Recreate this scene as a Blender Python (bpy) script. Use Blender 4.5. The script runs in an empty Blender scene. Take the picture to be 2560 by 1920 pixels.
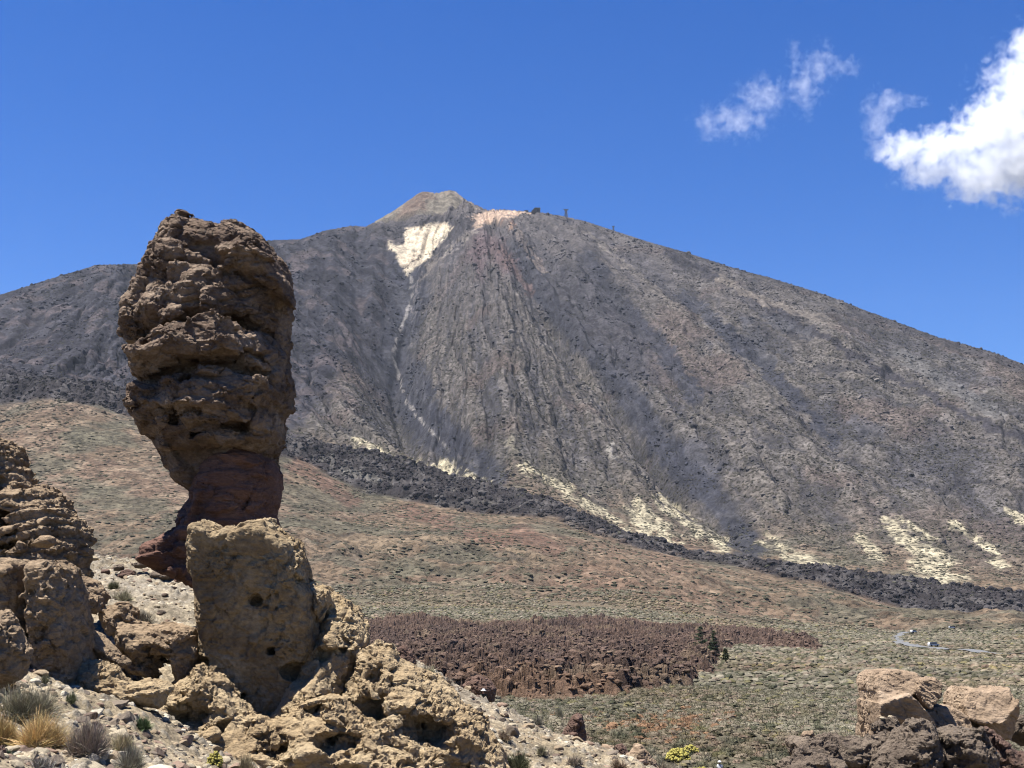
import bpy, math, random
import numpy as np
from mathutils import Vector, Matrix

# ------------------------------------------------------------------ camera, sky, sun
SC = bpy.context.scene
COL = SC.collection
R = math.radians
F, PITCH = 3413.0, math.atan(600.0 / 3413.0)      # focal length in photo pixels (2560 wide), upward tilt
CT, ST = math.cos(PITCH), math.sin(PITCH)

cam = bpy.data.cameras.new('camera')
cam.sensor_width = 36.0
cam.lens = 36.0 * F / 2560.0
cam.clip_start, cam.clip_end = 0.5, 30000.0
cam_o = bpy.data.objects.new('camera', cam)
cam_o.location = (0, 0, 0)
cam_o.rotation_euler = (R(90) + PITCH, 0, 0)
COL.objects.link(cam_o)
SC.camera = cam_o

SUN = Vector((-0.31, -0.05, 0.95)).normalized()
SUN_EL, SUN_AZ = math.asin(SUN.z), math.atan2(SUN.x, SUN.y)
w = bpy.data.worlds.new('World')
SC.world = w
w.use_nodes = True
nt = w.node_tree
bg = nt.nodes['Background']
sky = nt.nodes.new('ShaderNodeTexSky')
sky.sky_type = 'NISHITA'
sky.sun_disc = False
sky.sun_elevation, sky.sun_rotation = SUN_EL, SUN_AZ
sky.altitude, sky.air_density, sky.dust_density, sky.ozone_density = 2100, 1.0, 0.3, 2.0
hs = nt.nodes.new('ShaderNodeHueSaturation')           # the clear high-altitude blue of the photo
hs.inputs['Saturation'].default_value = 1.42
hs.inputs['Hue'].default_value = 0.516
nt.links.new(sky.outputs[0], hs.inputs['Color'])
nt.links.new(hs.outputs[0], bg.inputs[0])
bg.inputs[1].default_value = 0.0575

sl = bpy.data.lights.new('sun', 'SUN')
sl.energy, sl.angle, sl.color = 5.0, R(0.5), (1.0, 0.95, 0.88)
so = bpy.data.objects.new('sun', sl)
so.rotation_euler = SUN.to_track_quat('Z', 'Y').to_euler()
so.location = (0, 0, 400)
COL.objects.link(so)

SC.view_settings.view_transform = 'Standard'
SC.view_settings.look = 'None'
SC.view_settings.exposure = 1.52
SC.view_settings.gamma = 1.0
SC.cycles.volume_bounces = 4
SC.cycles.max_bounces = 8
SC.cycles.diffuse_bounces = 1
SC.cycles.use_denoising = True
SC.cycles.denoiser = 'OPENIMAGEDENOISE'
SC.cycles.denoising_input_passes = 'RGB_ALBEDO_NORMAL'
SC.cycles.denoising_prefilter = 'ACCURATE'
SC.cycles.filter_width = 1.15

# ------------------------------------------------------------------ numbers: projection, noise, polygons
f32 = np.float32

def project(x, y, z):
    f = y * CT + z * ST
    u = z * CT - y * ST
    f = np.maximum(f, 1e-3)
    return 1280 + F * x / f, 960 - F * u / f

def unproject(px, py, Y):
    cx, cy = (px - 1280) / F, (960 - py) / F
    dy, dz = CT - ST * cy, ST + CT * cy
    return cx * Y / dy, Y, dz * Y / dy

_rng = np.random.RandomState(7)
_PERM = np.concatenate([_rng.permutation(256)] * 3).astype(np.int32)
_G3 = _rng.normal(size=(256, 3)).astype(f32)
_G3 /= np.linalg.norm(_G3, axis=1)[:, None]
_a = np.linspace(0, 2 * np.pi, 256, endpoint=False)
_G2 = np.stack([np.cos(_a), np.sin(_a)], 1).astype(f32)

def perlin2(x, y, seed=0):
    xi, yi = np.floor(x).astype(np.int32), np.floor(y).astype(np.int32)
    fx, fy = (x - xi).astype(f32), (y - yi).astype(f32)
    ux, uy = fx * fx * fx * (fx * (fx * 6 - 15) + 10), fy * fy * fy * (fy * (fy * 6 - 15) + 10)
    def g(i, j):
        h = _PERM[_PERM[(xi + i + seed * 37) & 255] + ((yi + j) & 255)]
        return _G2[h, 0] * (fx - i) + _G2[h, 1] * (fy - j)
    a = g(0, 0); b = g(1, 0); c = g(0, 1); d = g(1, 1)
    a = a + ux * (b - a); c = c + ux * (d - c)
    return (a + uy * (c - a)) * 1.5

def perlin3(x, y, z, seed=0):
    xi, yi, zi = (np.floor(v).astype(np.int32) for v in (x, y, z))
    fx, fy, fz = (x - xi).astype(f32), (y - yi).astype(f32), (z - zi).astype(f32)
    ux, uy, uz = (t * t * t * (t * (t * 6 - 15) + 10) for t in (fx, fy, fz))
    def g(i, j, k):
        h = _PERM[_PERM[_PERM[(xi + i + seed * 37) & 255] + ((yi + j) & 255)] + ((zi + k) & 255)]
        q = _G3[h]
        return q[:, 0] * (fx - i) + q[:, 1] * (fy - j) + q[:, 2] * (fz - k)
    r = []
    for k in (0, 1):
        a = g(0, 0, k); b = g(1, 0, k); c = g(0, 1, k); d = g(1, 1, k)
        a = a + ux * (b - a); c = c + ux * (d - c)
        r.append(a + uy * (c - a))
    return (r[0] + uz * (r[1] - r[0])) * 1.5

def fbm2(x, y, o=4, seed=0, lac=2.03, gain=0.5):
    s = np.zeros(x.shape, f32); a = 1.0
    for i in range(o):
        s += a * perlin2(x, y, seed + i); x = x * lac + 3.1; y = y * lac + 1.7; a *= gain
    return s

def ridge2(x, y, o=4, seed=0, lac=2.03, gain=0.5):
    s = np.zeros(x.shape, f32); a = 1.0
    for i in range(o):
        s += a * (1 - 2 * np.abs(perlin2(x, y, seed + i))); x = x * lac + 3.1; y = y * lac + 1.7; a *= gain
    return s

def fbm3(p, o=4, seed=0, lac=2.03, gain=0.5, ridge=False):
    x, y, z = p[:, 0], p[:, 1], p[:, 2]
    s = np.zeros(x.shape, f32); a = 1.0
    for i in range(o):
        n = perlin3(x, y, z, seed + i)
        s += a * (1 - 2 * np.abs(n) if ridge else n)
        x = x * lac + 3.1; y = y * lac + 1.7; z = z * lac + 5.3; a *= gain
    return s

def _hash3(i, j, k):
    return _PERM[_PERM[_PERM[i & 255] + (j & 255)] + (k & 255)]

_J = _rng.rand(256, 3).astype(f32)

def worley3(p, seed=0):
    """F1, F2 and a random value per cell."""
    ip = np.floor(p).astype(np.int32)
    fp = (p - ip).astype(f32)
    f1 = np.full(len(p), 9, f32); f2 = f1.copy(); cid = np.zeros(len(p), np.int32)
    for i in (-1, 0, 1):
        for j in (-1, 0, 1):
            for k in (-1, 0, 1):
                h = _hash3(ip[:, 0] + i + seed * 13, ip[:, 1] + j, ip[:, 2] + k)
                q = _J[h] + np.array([i, j, k], f32) - fp
                d = np.einsum('ij,ij->i', q, q)
                m = d < f1
                f2 = np.where(m, f1, np.minimum(f2, d))
                cid = np.where(m, h, cid)
                f1 = np.where(m, d, f1)
    return np.sqrt(f1), np.sqrt(f2), cid / 255.0

_D3 = _rng.normal(size=(256, 3)).astype(f32)
_D3 /= np.linalg.norm(_D3, axis=1)[:, None]

def facet3(p, seed=0):
    """Tilted plane per cell (angular broken faces) and the distance to the nearest joint between cells."""
    ip = np.floor(p).astype(np.int32)
    fp = (p - ip).astype(f32)
    f1 = np.full(len(p), 9, f32); f2 = f1.copy(); cid = np.zeros(len(p), np.int32); vec = np.zeros(p.shape, f32)
    for i in (-1, 0, 1):
        for j in (-1, 0, 1):
            for k in (-1, 0, 1):
                h = _hash3(ip[:, 0] + i + seed * 13, ip[:, 1] + j, ip[:, 2] + k)
                q = _J[h] + np.array([i, j, k], f32) - fp
                d = np.einsum('ij,ij->i', q, q)
                m = d < f1
                f2 = np.where(m, f1, np.minimum(f2, d))
                cid = np.where(m, h, cid); vec = np.where(m[:, None], q, vec)
                f1 = np.where(m, d, f1)
    return np.einsum('ij,ij->i', vec, _D3[cid]) + 0.5 * (cid / 255.0 - 0.5), np.sqrt(f2) - np.sqrt(f1), cid / 255.0

def sstep(a, b, x):
    t = np.clip((x - a) / (b - a), 0, 1)
    return t * t * (3 - 2 * t)

def seg_dist(x, y, a, b):
    ax, ay = a; bx, by = b
    dx, dy = bx - ax, by - ay
    t = np.clip(((x - ax) * dx + (y - ay) * dy) / (dx * dx + dy * dy + 1e-9), 0, 1)
    return np.hypot(x - ax - t * dx, y - ay - t * dy)

def poly_sdf(x, y, poly):
    """Signed distance, negative inside."""
    d = np.full(x.shape, 1e9, f32); ins = np.zeros(x.shape, bool)
    n = len(poly)
    for i in range(n):
        a, b = poly[i], poly[(i + 1) % n]
        d = np.minimum(d, seg_dist(x, y, a, b))
        if a[1] != b[1]:
            c = ((a[1] > y) != (b[1] > y)) & (x < (b[0] - a[0]) * (y - a[1]) / (b[1] - a[1]) + a[0])
            ins ^= c
    return np.where(ins, -d, d)

def line_dist(x, y, pts):
    d = np.full(x.shape, 1e9, f32)
    for a, b in zip(pts[:-1], pts[1:]):
        d = np.minimum(d, seg_dist(x, y, a, b))
    return d

class TPS:
    def __init__(s, P, v, lam=1e-4):
        P = np.asarray(P, float); n = len(P); s.P = P
        r = np.linalg.norm(P[:, None] - P[None], axis=2)
        K = s.k(r) + lam * np.eye(n)
        A = np.zeros((n + 3, n + 3)); Q = np.c_[np.ones(n), P]
        A[:n, :n] = K; A[:n, n:] = Q; A[n:, :n] = Q.T
        s.w = np.linalg.solve(A, np.r_[np.asarray(v, float), 0, 0, 0])
    @staticmethod
    def k(r):
        return r * r * np.log(r + 1e-9)
    def __call__(s, x, y):
        sh = x.shape; x = x.ravel(); y = y.ravel(); out = np.empty(len(x))
        for i in range(0, len(x), 20000):
            q = np.c_[x[i:i + 20000], y[i:i + 20000]]
            r = np.linalg.norm(q[:, None] - s.P[None], axis=2)
            out[i:i + 20000] = s.k(r) @ s.w[:len(s.P)] + s.w[-3] + q @ s.w[-2:]
        return out.reshape(sh)

def cumerge(*p):
    return np.unique(np.concatenate(p))

# ------------------------------------------------------------------ objects
def mesh_np(name, v, faces, smooth=True, mat=None, cols=None, mats=None, midx=None):
    """faces: (n,4) or (n,3) array."""
    me = bpy.data.meshes.new(name)
    v = np.ascontiguousarray(v, f32); fa = np.ascontiguousarray(faces, np.int32)
    n, k = fa.shape
    me.vertices.add(len(v)); me.vertices.foreach_set('co', v.ravel())
    me.loops.add(n * k); me.loops.foreach_set('vertex_index', fa.ravel())
    me.polygons.add(n)
    me.polygons.foreach_set('loop_start', np.arange(0, n * k, k, dtype=np.int32))
    me.polygons.foreach_set('loop_total', np.full(n, k, np.int32))
    if midx is not None:
        me.polygons.foreach_set('material_index', np.ascontiguousarray(midx, np.int32))
    me.polygons.foreach_set('use_smooth', np.full(n, smooth, bool))
    me.update(calc_edges=True)
    for m in (mats or ([mat] if mat else [])):
        me.materials.append(m)
    if cols is not None:
        at = me.attributes.new('Col', 'FLOAT_COLOR', 'POINT')
        c = np.ones((len(v), 4), f32); c[:, :cols.shape[1]] = cols
        at.data.foreach_set('color', c.ravel())
    return me

def obj(name, me, parent=None, loc=(0, 0, 0)):
    o = bpy.data.objects.new(name, me)
    COL.objects.link(o)
    o.location = loc
    if parent:
        o.parent = parent
    return o

def tag(o, label=None, cat=None, group=None, kind=None):
    if label: o['label'] = label
    if cat: o['category'] = cat
    if group: o['group'] = group
    if kind: o['kind'] = kind
    return o

def empty(name, loc):
    o = bpy.data.objects.new(name, None)
    o.empty_display_size = 0.2
    COL.objects.link(o); o.location = loc
    return o

# ------------------------------------------------------------------ materials
ALB = 0.645          # overall reflectance that goes with the exposure above
def new_mat(name, rough=0.9):
    m = bpy.data.materials.new(name); m.use_nodes = True
    t = m.node_tree; b = t.nodes['Principled BSDF']
    b.inputs['Roughness'].default_value = rough
    b.inputs['Specular IOR Level'].default_value = 0.15
    return m, t, b

def nd(t, typ, **kw):
    n = t.nodes.new('ShaderNode' + typ)
    for k, v in kw.items():
        if k in n.bl_rna.properties:
            setattr(n, k, v)
        else:
            n.inputs[k].default_value = v
    return n

def ramp(t, fac, stops, interp='LINEAR'):
    r = t.nodes.new('ShaderNodeValToRGB')
    r.color_ramp.interpolation = interp
    e = r.color_ramp.elements
    while len(e) > 1:
        e.remove(e[-1])
    e[0].position, e[0].color = stops[0][0], (*stops[0][1], 1)
    for p, c in stops[1:]:
        q = e.new(p); q.color = (*c, 1)
    t.links.new(fac, r.inputs[0])
    return r.outputs[0]

def mixc(t, fac, a, b, mode='MIX'):
    m = t.nodes.new('ShaderNodeMix'); m.data_type = 'RGBA'; m.blend_type = mode
    for s, val in ((0, fac), (6, a), (7, b)):
        if hasattr(val, 'is_linked'):
            t.links.new(val, m.inputs[s])
        else:
            m.inputs[s].default_value = val if s == 0 else (*val, 1)
    return m.outputs[2]

def noise(t, vec, scale, detail=6, rough=0.6, dist=0.0):
    n = nd(t, 'TexNoise', Scale=scale, Detail=detail, Roughness=rough, Distortion=dist)
    t.links.new(vec, n.inputs['Vector'])
    return n.outputs['Fac']

def math_n(t, op, a, b=None, clamp=False):
    m = t.nodes.new('ShaderNodeMath'); m.operation = op; m.use_clamp = clamp
    for i, v in enumerate((a, b)):
        if v is None: continue
        if hasattr(v, 'is_linked'): t.links.new(v, m.inputs[i])
        else: m.inputs[i].default_value = v
    return m.outputs[0]

def bump(t, b, h, dist, strength=1.0):
    n = nd(t, 'Bump', Strength=strength, Distance=dist)
    t.links.new(h, n.inputs['Height'])
    t.links.new(n.outputs[0], b.inputs['Normal'])

def rock_mat(name, stops, scale=0.35, bump_d=0.12, spots=(0.10, 0.085, 0.06), spot_amt=0.5, stretch=1.8):
    m, t, b = new_mat(name, 0.95)
    tc = nd(t, 'TexCoord').outputs['Object']
    mp = nd(t, 'Mapping'); mp.inputs['Scale'].default_value = (1, 1, stretch)
    t.links.new(tc, mp.inputs[0]); v = mp.outputs[0]
    c = ramp(t, noise(t, v, scale, 9, 0.65, 0.4), stops)
    g = ramp(t, noise(t, v, 3.5, 6, 0.7), [(0.25, tuple(ALB * q for q in (0.6, 0.58, 0.56))), (0.75, tuple(ALB * q for q in (1.28, 1.27, 1.25)))])
    c = mixc(t, 1.0, c, g, 'MULTIPLY')
    s = ramp(t, noise(t, tc, 1.7, 8, 0.75), [(0.54, (0, 0, 0)), (0.66, (1, 1, 1))])
    c = mixc(t, math_n(t, 'MULTIPLY', s, spot_amt), c, tuple(ALB * q for q in spots))
    t.links.new(c, b.inputs['Base Color'])
    h1 = noise(t, v, 2.2, 12, 0.72)
    vo = nd(t, 'TexVoronoi', Scale=3.0); t.links.new(v, vo.inputs['Vector'])
    h = math_n(t, 'ADD', math_n(t, 'MULTIPLY', h1, 1.0), math_n(t, 'MULTIPLY', vo.outputs['Distance'], 0.35))
    bump(t, b, h, bump_d * 2.5)
    return m

def plain_mat(name, col, rough=0.7, var=0.25, scale=6.0):
    m, t, b = new_mat(name, rough)
    tc = nd(t, 'TexCoord').outputs['Object']
    lo = tuple(ALB * x * (1 - var) for x in col); hi = tuple(ALB * x * (1 + var) for x in col)
    c = ramp(t, noise(t, tc, scale, 5, 0.6), [(0.3, lo), (0.7, hi)])
    t.links.new(c, b.inputs['Base Color'])
    return m
# ------------------------------------------------------------------ rocks as sculpted volumes
def surface_nets(D, org, h):
    nx, ny, nz = D.shape
    S = D < 0
    c = np.zeros((nx - 1, ny - 1, nz - 1), np.int8)
    for i in (0, 1):
        for j in (0, 1):
            for k in (0, 1):
                c += S[i:nx - 1 + i, j:ny - 1 + j, k:nz - 1 + k]
    act = np.argwhere((c > 0) & (c < 8))
    idx = np.full(c.shape, -1, np.int32)
    I, J, K = act.T
    idx[I, J, K] = np.arange(len(act))
    acc = np.zeros((len(act), 3), f32); cnt = np.zeros(len(act), f32)
    co = [(0, 0, 0), (1, 0, 0), (0, 1, 0), (1, 1, 0), (0, 0, 1), (1, 0, 1), (0, 1, 1), (1, 1, 1)]
    ed = [(0, 1), (2, 3), (4, 5), (6, 7), (0, 2), (1, 3), (4, 6), (5, 7), (0, 4), (1, 5), (2, 6), (3, 7)]
    val = [D[I + a, J + b, K + e] for a, b, e in co]
    for a, b in ed:
        va, vb = val[a], val[b]
        m = (va < 0) != (vb < 0)
        t = np.where(m, va / np.where(m, va - vb, 1), 0)
        pa, pb = np.array(co[a], f32), np.array(co[b], f32)
        acc += np.where(m[:, None], pa + t[:, None] * (pb - pa), 0); cnt += m
    v = (acc / cnt[:, None] + act) * h + np.asarray(org)
    F_ = []
    for ax in range(3):
        sl0 = [slice(None)] * 3; sl1 = [slice(None)] * 3
        sl0[ax] = slice(0, -1); sl1[ax] = slice(1, None)
        A, B = S[tuple(sl0)], S[tuple(sl1)]
        e = np.argwhere(A != B)
        u, w_ = (ax + 1) % 3, (ax + 2) % 3
        ok = (e[:, u] > 0) & (e[:, w_] > 0) & (e[:, u] < c.shape[u]) & (e[:, w_] < c.shape[w_])
        e = e[ok]
        q = []
        for du, dw in ((-1, -1), (0, -1), (0, 0), (-1, 0)):
            p = e.copy(); p[:, u] += du; p[:, w_] += dw
            q.append(idx[p[:, 0], p[:, 1], p[:, 2]])
        q = np.stack(q, 1)
        flip = ~A[e[:, 0], e[:, 1], e[:, 2]]
        q[flip] = q[flip][:, ::-1]
        F_.append(q)
    f = np.concatenate(F_)
    return v, f[(f >= 0).all(1)]

def keep_big(v, f):
    lab = np.arange(len(v))
    while True:
        m = lab[f].min(1)
        new = lab.copy()
        for k in range(4):
            np.minimum.at(new, f[:, k], m)
        new = new[new]
        if (new == lab).all():
            break
        lab = new
    u, n = np.unique(lab, return_counts=True)
    k = lab == u[n.argmax()]
    mp = np.cumsum(k) - 1
    return v[k], mp[f[k[f[:, 0]]]]

def vnormals(v, f):
    n = np.cross(v[f[:, 2]] - v[f[:, 0]], v[f[:, 3]] - v[f[:, 1]])
    out = np.zeros_like(v)
    for k in range(4):
        for a in range(3):
            out[:, a] += np.bincount(f[:, k], n[:, a], len(v))
    return out / (np.linalg.norm(out, axis=1)[:, None] + 1e-9)

def lump(poly, Y, T, rim=1.5, p=2.0, lean=0.0, yc=0.0, k=0.25, fr=0.35):
    return dict(poly=poly, Y=Y, T=T, R=rim, p=p, lean=lean, yc=yc, k=k, Yp=Y + yc - fr * T)      # Yp: distance of the visible rim

def sculpt(lumps, vox, n1=0.35, s1=1.8, n2=0.14, s2=0.6, strata=0.0, period=0.9, holes=(), cuts=(), seed=0,
           fine=0.05, crack=0.10, ccell=0.8, flat=1.6, warp=0.6, pits=0.0, tiltx=0.0, facet_s=0.9):
    """Rock built from outlines that each get their own distance, thickness and rounding; noise then erodes the joined volume."""
    Ls = []
    for L in lumps:
        q = [(unproject(px, py, L['Yp'])) for px, py in L['poly']]
        Ls.append(([(a[0], a[2]) for a in q], L))
    P = np.array([p for q, _ in Ls for p in q])
    m = n1 + n2 + strata + 4 * vox
    x0, z0 = P.min(0) - m; x1, z1 = P.max(0) + m
    ya = min(L['Y'] + L['yc'] - L['T'] - abs(L['lean']) * 6 for _, L in Ls) - m
    yb = max(L['Y'] + L['yc'] + L['T'] + abs(L['lean']) * 6 for _, L in Ls) + m
    xs = np.arange(x0, x1, vox, dtype=f32); ys = np.arange(ya, yb, vox, dtype=f32); zs = np.arange(z0, z1, vox, dtype=f32)
    X2, Z2 = np.meshgrid(xs, zs, indexing='ij')
    D = None; U2 = np.full(X2.shape, 9, f32)
    for q, L in Ls:
        d2 = poly_sdf(X2, Z2, q)
        U2 = np.minimum(U2, d2)
        u = np.clip(-d2 / L['R'], 0, 1)
        h2 = L['T'] * (1 - (1 - u) ** L['p']) ** (1 / L['p'])
        gx, gz = np.gradient(h2, vox)
        g = np.sqrt(1 + np.minimum(gx * gx + gz * gz, 30))
        zc = (min(b for a, b in q) + max(b for a, b in q)) / 2
        yc = L['Y'] + L['yc'] + L['lean'] * (Z2 - zc)
        ay = np.abs(ys[None, :, None] - yc[:, None, :])
        din = (ay - h2[:, None, :]) / g[:, None, :]
        d = np.where(d2[:, None, :] > 0, np.sqrt(d2[:, None, :] ** 2 + ay * ay), np.maximum(din, np.minimum(d2, 0)[:, None, :] * 1.0 if False else din)).astype(f32)
        if D is None:
            D = d
        else:
            k = L['k']
            hh = np.clip(0.5 + 0.5 * (D - d) / k, 0, 1)
            D = (D + (d - D) * hh - k * hh * (1 - hh)).astype(f32)
    for (px, py, Y, rx, ry, rz) in holes:
        cx, cy, cz = unproject(px, py, Y)
        e = np.sqrt(((xs[:, None, None] - cx) / rx) ** 2 + ((ys[None, :, None] - cy) / ry) ** 2 + ((zs[None, None, :] - cz) / rz) ** 2)
        D = np.maximum(D, ((1 - e) * min(rx, ry, rz)).astype(f32))
    for pts, Y, wd, dep in cuts:       # crevices: a groove of width wd along a line, to depth dep behind the face
        q = [unproject(px, py, Y) for px, py in pts]
        ld = line_dist(X2, Z2, [(a[0], a[2]) for a in q])
        gd = (wd - ld)[:, None, :] + 0 * ys[None, :, None]
        gd = np.minimum(gd, (Y + dep) - ys[None, :, None])
        D = np.maximum(D, gd.astype(f32))
    B = np.argwhere(np.abs(D) < (n1 * 1.6 + n2 + strata + vox * 2))
    p = np.stack([xs[B[:, 0]], ys[B[:, 1]], zs[B[:, 2]]], 1)
    wz = p[:, 2] + tiltx * p[:, 0]
    pa = np.stack([p[:, 0], p[:, 1], wz * flat], 1)
    rim_w = (0.5 + 0.5 * sstep(-0.1, -2.2 * n1 - .4, U2))[B[:, 0], B[:, 2]]           # keep the traced outline, break up the faces
    dn = 0.2 * n1 + 0.4 * n1 * fbm3(pa / s1, 2, seed)
    wp = pa + 0.2 * s1 * np.stack([perlin3(*(pa / s1).T, seed + k) for k in (41, 42, 43)], 1)
    fa, fe, fc = facet3(wp / (s1 * facet_s), seed + 2)
    dn += n1 * 1.25 * fa + 0.4 * n1 * sstep(0.12, 0.0, fe)
    rough_m = sstep(-0.15, 0.35, perlin3(*(pa / (s1 * 1.6)).T, seed + 7))          # broken patches between smoother faces
    fb, fh, fc2 = facet3((pa + 0.1 * wp) / (s2 * 1.5), seed + 6)
    dn += n2 * (0.35 + rough_m) * (1.0 * fb + 0.25 * sstep(0.12, 0.0, fh)) - 0.4 * n2 * rough_m * (fbm3(pa / s2, 3, seed + 5, ridge=True) - 0.6)
    if strata:
        ph = (wz + warp * perlin3(p[:, 0] / 3, p[:, 1] / 3, p[:, 2] / 3, seed + 9)) / period
        fr = ph - np.floor(ph)
        am = 0.55 + 0.9 * _J[_PERM[(np.floor(ph).astype(np.int32) + seed) & 255], 0]
        dn -= strata * am * (fr - 0.5) * sstep(1.0, 0.86, fr) 
    D[B[:, 0], B[:, 1], B[:, 2]] += dn * rim_w
    D[0], D[-1] = 1, 1; D[:, 0], D[:, -1] = 1, 1; D[:, :, 0], D[:, :, -1] = 1, 1
    v, f = surface_nets(D, (x0, ya, z0), vox)
    v, f = keep_big(v, f)
    n = vnormals(v, f)
    q = v.astype(f32).copy(); q[:, 2] = (q[:, 2] + tiltx * q[:, 0]) * flat
    q += 0.35 * np.stack([perlin3(*(q / 0.9).T, seed + k) for k in (21, 22, 23)], 1) * ccell
    fa, fe, cid = facet3(q / ccell, seed + 3)
    rm = 0.35 + 0.65 * sstep(-0.15, 0.3, perlin3(*(q / 1.8).T, seed + 17))
    dd = -crack * 0.8 * rm * sstep(0.10, 0.0, fe) + crack * 1.3 * rm * fa
    fb, fg_, c2 = facet3(q / (ccell * 0.36), seed + 13)
    dd += crack * 0.5 * rm * fb
    dd += fine * rm * (fbm3(q / 0.35, 3, seed + 31, ridge=True) - 0.7)
    if pits:
        g1, g2, gc = worley3(q / (ccell * 0.9) + 7.7, seed + 8)
        dd -= pits * sstep(0.34, 0.12, g1) * (gc > 0.6)
    v = v + n * dd[:, None]
    return v, f

N_ROCK_V = 0
def rock(name, lumps, mat, label=None, cat='rock', vox=0.1, parent=None, group=None, **kw):
    global N_ROCK_V
    v, f = sculpt(lumps, vox, **kw)
    N_ROCK_V += len(v)
    if parent:
        b = np.array(parent.location)
    else:
        b = np.array([v[:, 0].mean(), v[:, 1].mean(), v[:, 2].min()])
    o = obj(name, mesh_np(name, v - b, f, False, mat), parent, (0, 0, 0) if parent else b)
    if not parent:
        tag(o, label, cat, group)
    return o

M_head = rock_mat('brown_breccia', [(0.28, (0.10, 0.073, 0.056)), (0.45, (0.19, 0.135, 0.10)), (0.58, (0.33, 0.25, 0.185)), (0.75, (0.50, 0.40, 0.305))], 0.3)
M_neck = rock_mat('red_neck_rock', [(0.3, (0.12, 0.066, 0.05)), (0.5, (0.19, 0.108, 0.083)), (0.7, (0.27, 0.165, 0.13))], 0.35, 0.05, (0.12, 0.07, 0.055), 0.3, 3.5)
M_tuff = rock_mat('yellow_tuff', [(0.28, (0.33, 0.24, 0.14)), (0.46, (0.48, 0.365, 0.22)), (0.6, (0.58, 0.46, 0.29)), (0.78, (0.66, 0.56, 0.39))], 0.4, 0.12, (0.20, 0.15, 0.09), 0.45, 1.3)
M_block = rock_mat('shade_toned_tuff', [(0.28, (0.22, 0.157, 0.092)), (0.46, (0.35, 0.262, 0.155)), (0.6, (0.47, 0.37, 0.23)), (0.8, (0.66, 0.55, 0.38))], 0.45, 0.12, (0.11, 0.08, 0.055), 0.6, 1.5)  # darker copy of the yellow tuff: the shield face's shade put into its colour
M_tan = rock_mat('tan_rock', [(0.28, (0.23, 0.165, 0.11)), (0.48, (0.39, 0.29, 0.19)), (0.7, (0.54, 0.42, 0.29))], 0.45)
M_grey = rock_mat('grey_brown_lava', [(0.28, (0.13, 0.10, 0.08)), (0.5, (0.25, 0.20, 0.155)), (0.72, (0.38, 0.31, 0.24))], 0.6, 0.15)
M_pale = rock_mat('pale_peach_rock', [(0.28, (0.22, 0.16, 0.11)), (0.5, (0.40, 0.30, 0.21)), (0.72, (0.56, 0.44, 0.325))], 0.6, 0.08)
M_cream = rock_mat('cream_rock', [(0.3, (0.45, 0.38, 0.26)), (0.7, (0.64, 0.56, 0.42))], 0.8, 0.05)
M_purple = rock_mat('purple_brown_rock', [(0.3, (0.12, 0.075, 0.06)), (0.7, (0.25, 0.165, 0.13))], 0.6, 0.1)

TW, BL = 74.0, 62.0
# --- the rock tower: head, neck and red foot
tower = empty('rock_tower', unproject(560, 1560, TW))
tag(tower, 'tall brown rock pillar with bulging head on a narrow red neck', 'rock pillar')
cap = [(437, 530), (421, 545), (408, 558), (389, 587), (373, 610), (361, 642), (356, 665), (352, 700), (350, 760), (352, 830), (380, 860), (470, 880), (560, 880), (650, 880),
       (712, 850), (722, 760), (724, 711), (720, 677), (710, 654), (684, 625), (675, 604), (655, 593), (635, 570), (588, 552), (539, 547), (499, 538), (470, 525)]
ear = [(356, 665), (343, 709), (328, 737), (312, 755), (305, 781), (302, 821), (315, 845), (325, 862), (380, 880), (430, 850), (430, 720), (400, 680)]
cheek = [(688, 640), (708, 654), (718, 700), (725, 740), (725, 800), (719, 824), (725, 850), (716, 890), (690, 900), (665, 800)]
brow = [(525, 640), (530, 615), (560, 598), (610, 585), (650, 596), (690, 650), (716, 700), (718, 745), (690, 730), (640, 700), (570, 665)]
face = [(400, 850), (385, 790), (400, 720), (440, 660), (500, 650), (560, 675), (580, 720), (570, 780), (540, 830), (450, 850)]
band = [(325, 862), (315, 885), (318, 911), (331, 931), (345, 965), (400, 985), (500, 990), (620, 1000), (690, 1020), (715, 1012), (720, 985), (718, 943), (713, 910), (708, 880),
        (690, 850), (650, 815), (590, 790), (520, 782), (440, 795), (400, 800), (395, 830), (360, 850)]
jaw = [(350, 945), (345, 962), (330, 970), (318, 995), (312, 1019), (330, 1050), (338, 1070), (358, 1088), (382, 1108), (395, 1136), (420, 1150), (520, 1160), (640, 1150), (682, 1120),
       (700, 1090), (698, 1062), (696, 1030), (714, 1012), (704, 960), (660, 925), (600, 915), (540, 905), (480, 920), (430, 930), (400, 950)]
lip = [(478, 1080), (490, 1068), (540, 1052), (600, 1044), (604, 1062), (560, 1068), (500, 1084)]
chin = [(385, 1110), (415, 1149), (421, 1175), (435, 1201), (473, 1235), (560, 1262), (640, 1250), (684, 1240), (690, 1207), (682, 1195), (688, 1175), (688, 1146), (702, 1108), (702, 1060), (620, 1040), (500, 1050), (430, 1080)]
FR = TW - 4.6
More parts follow.
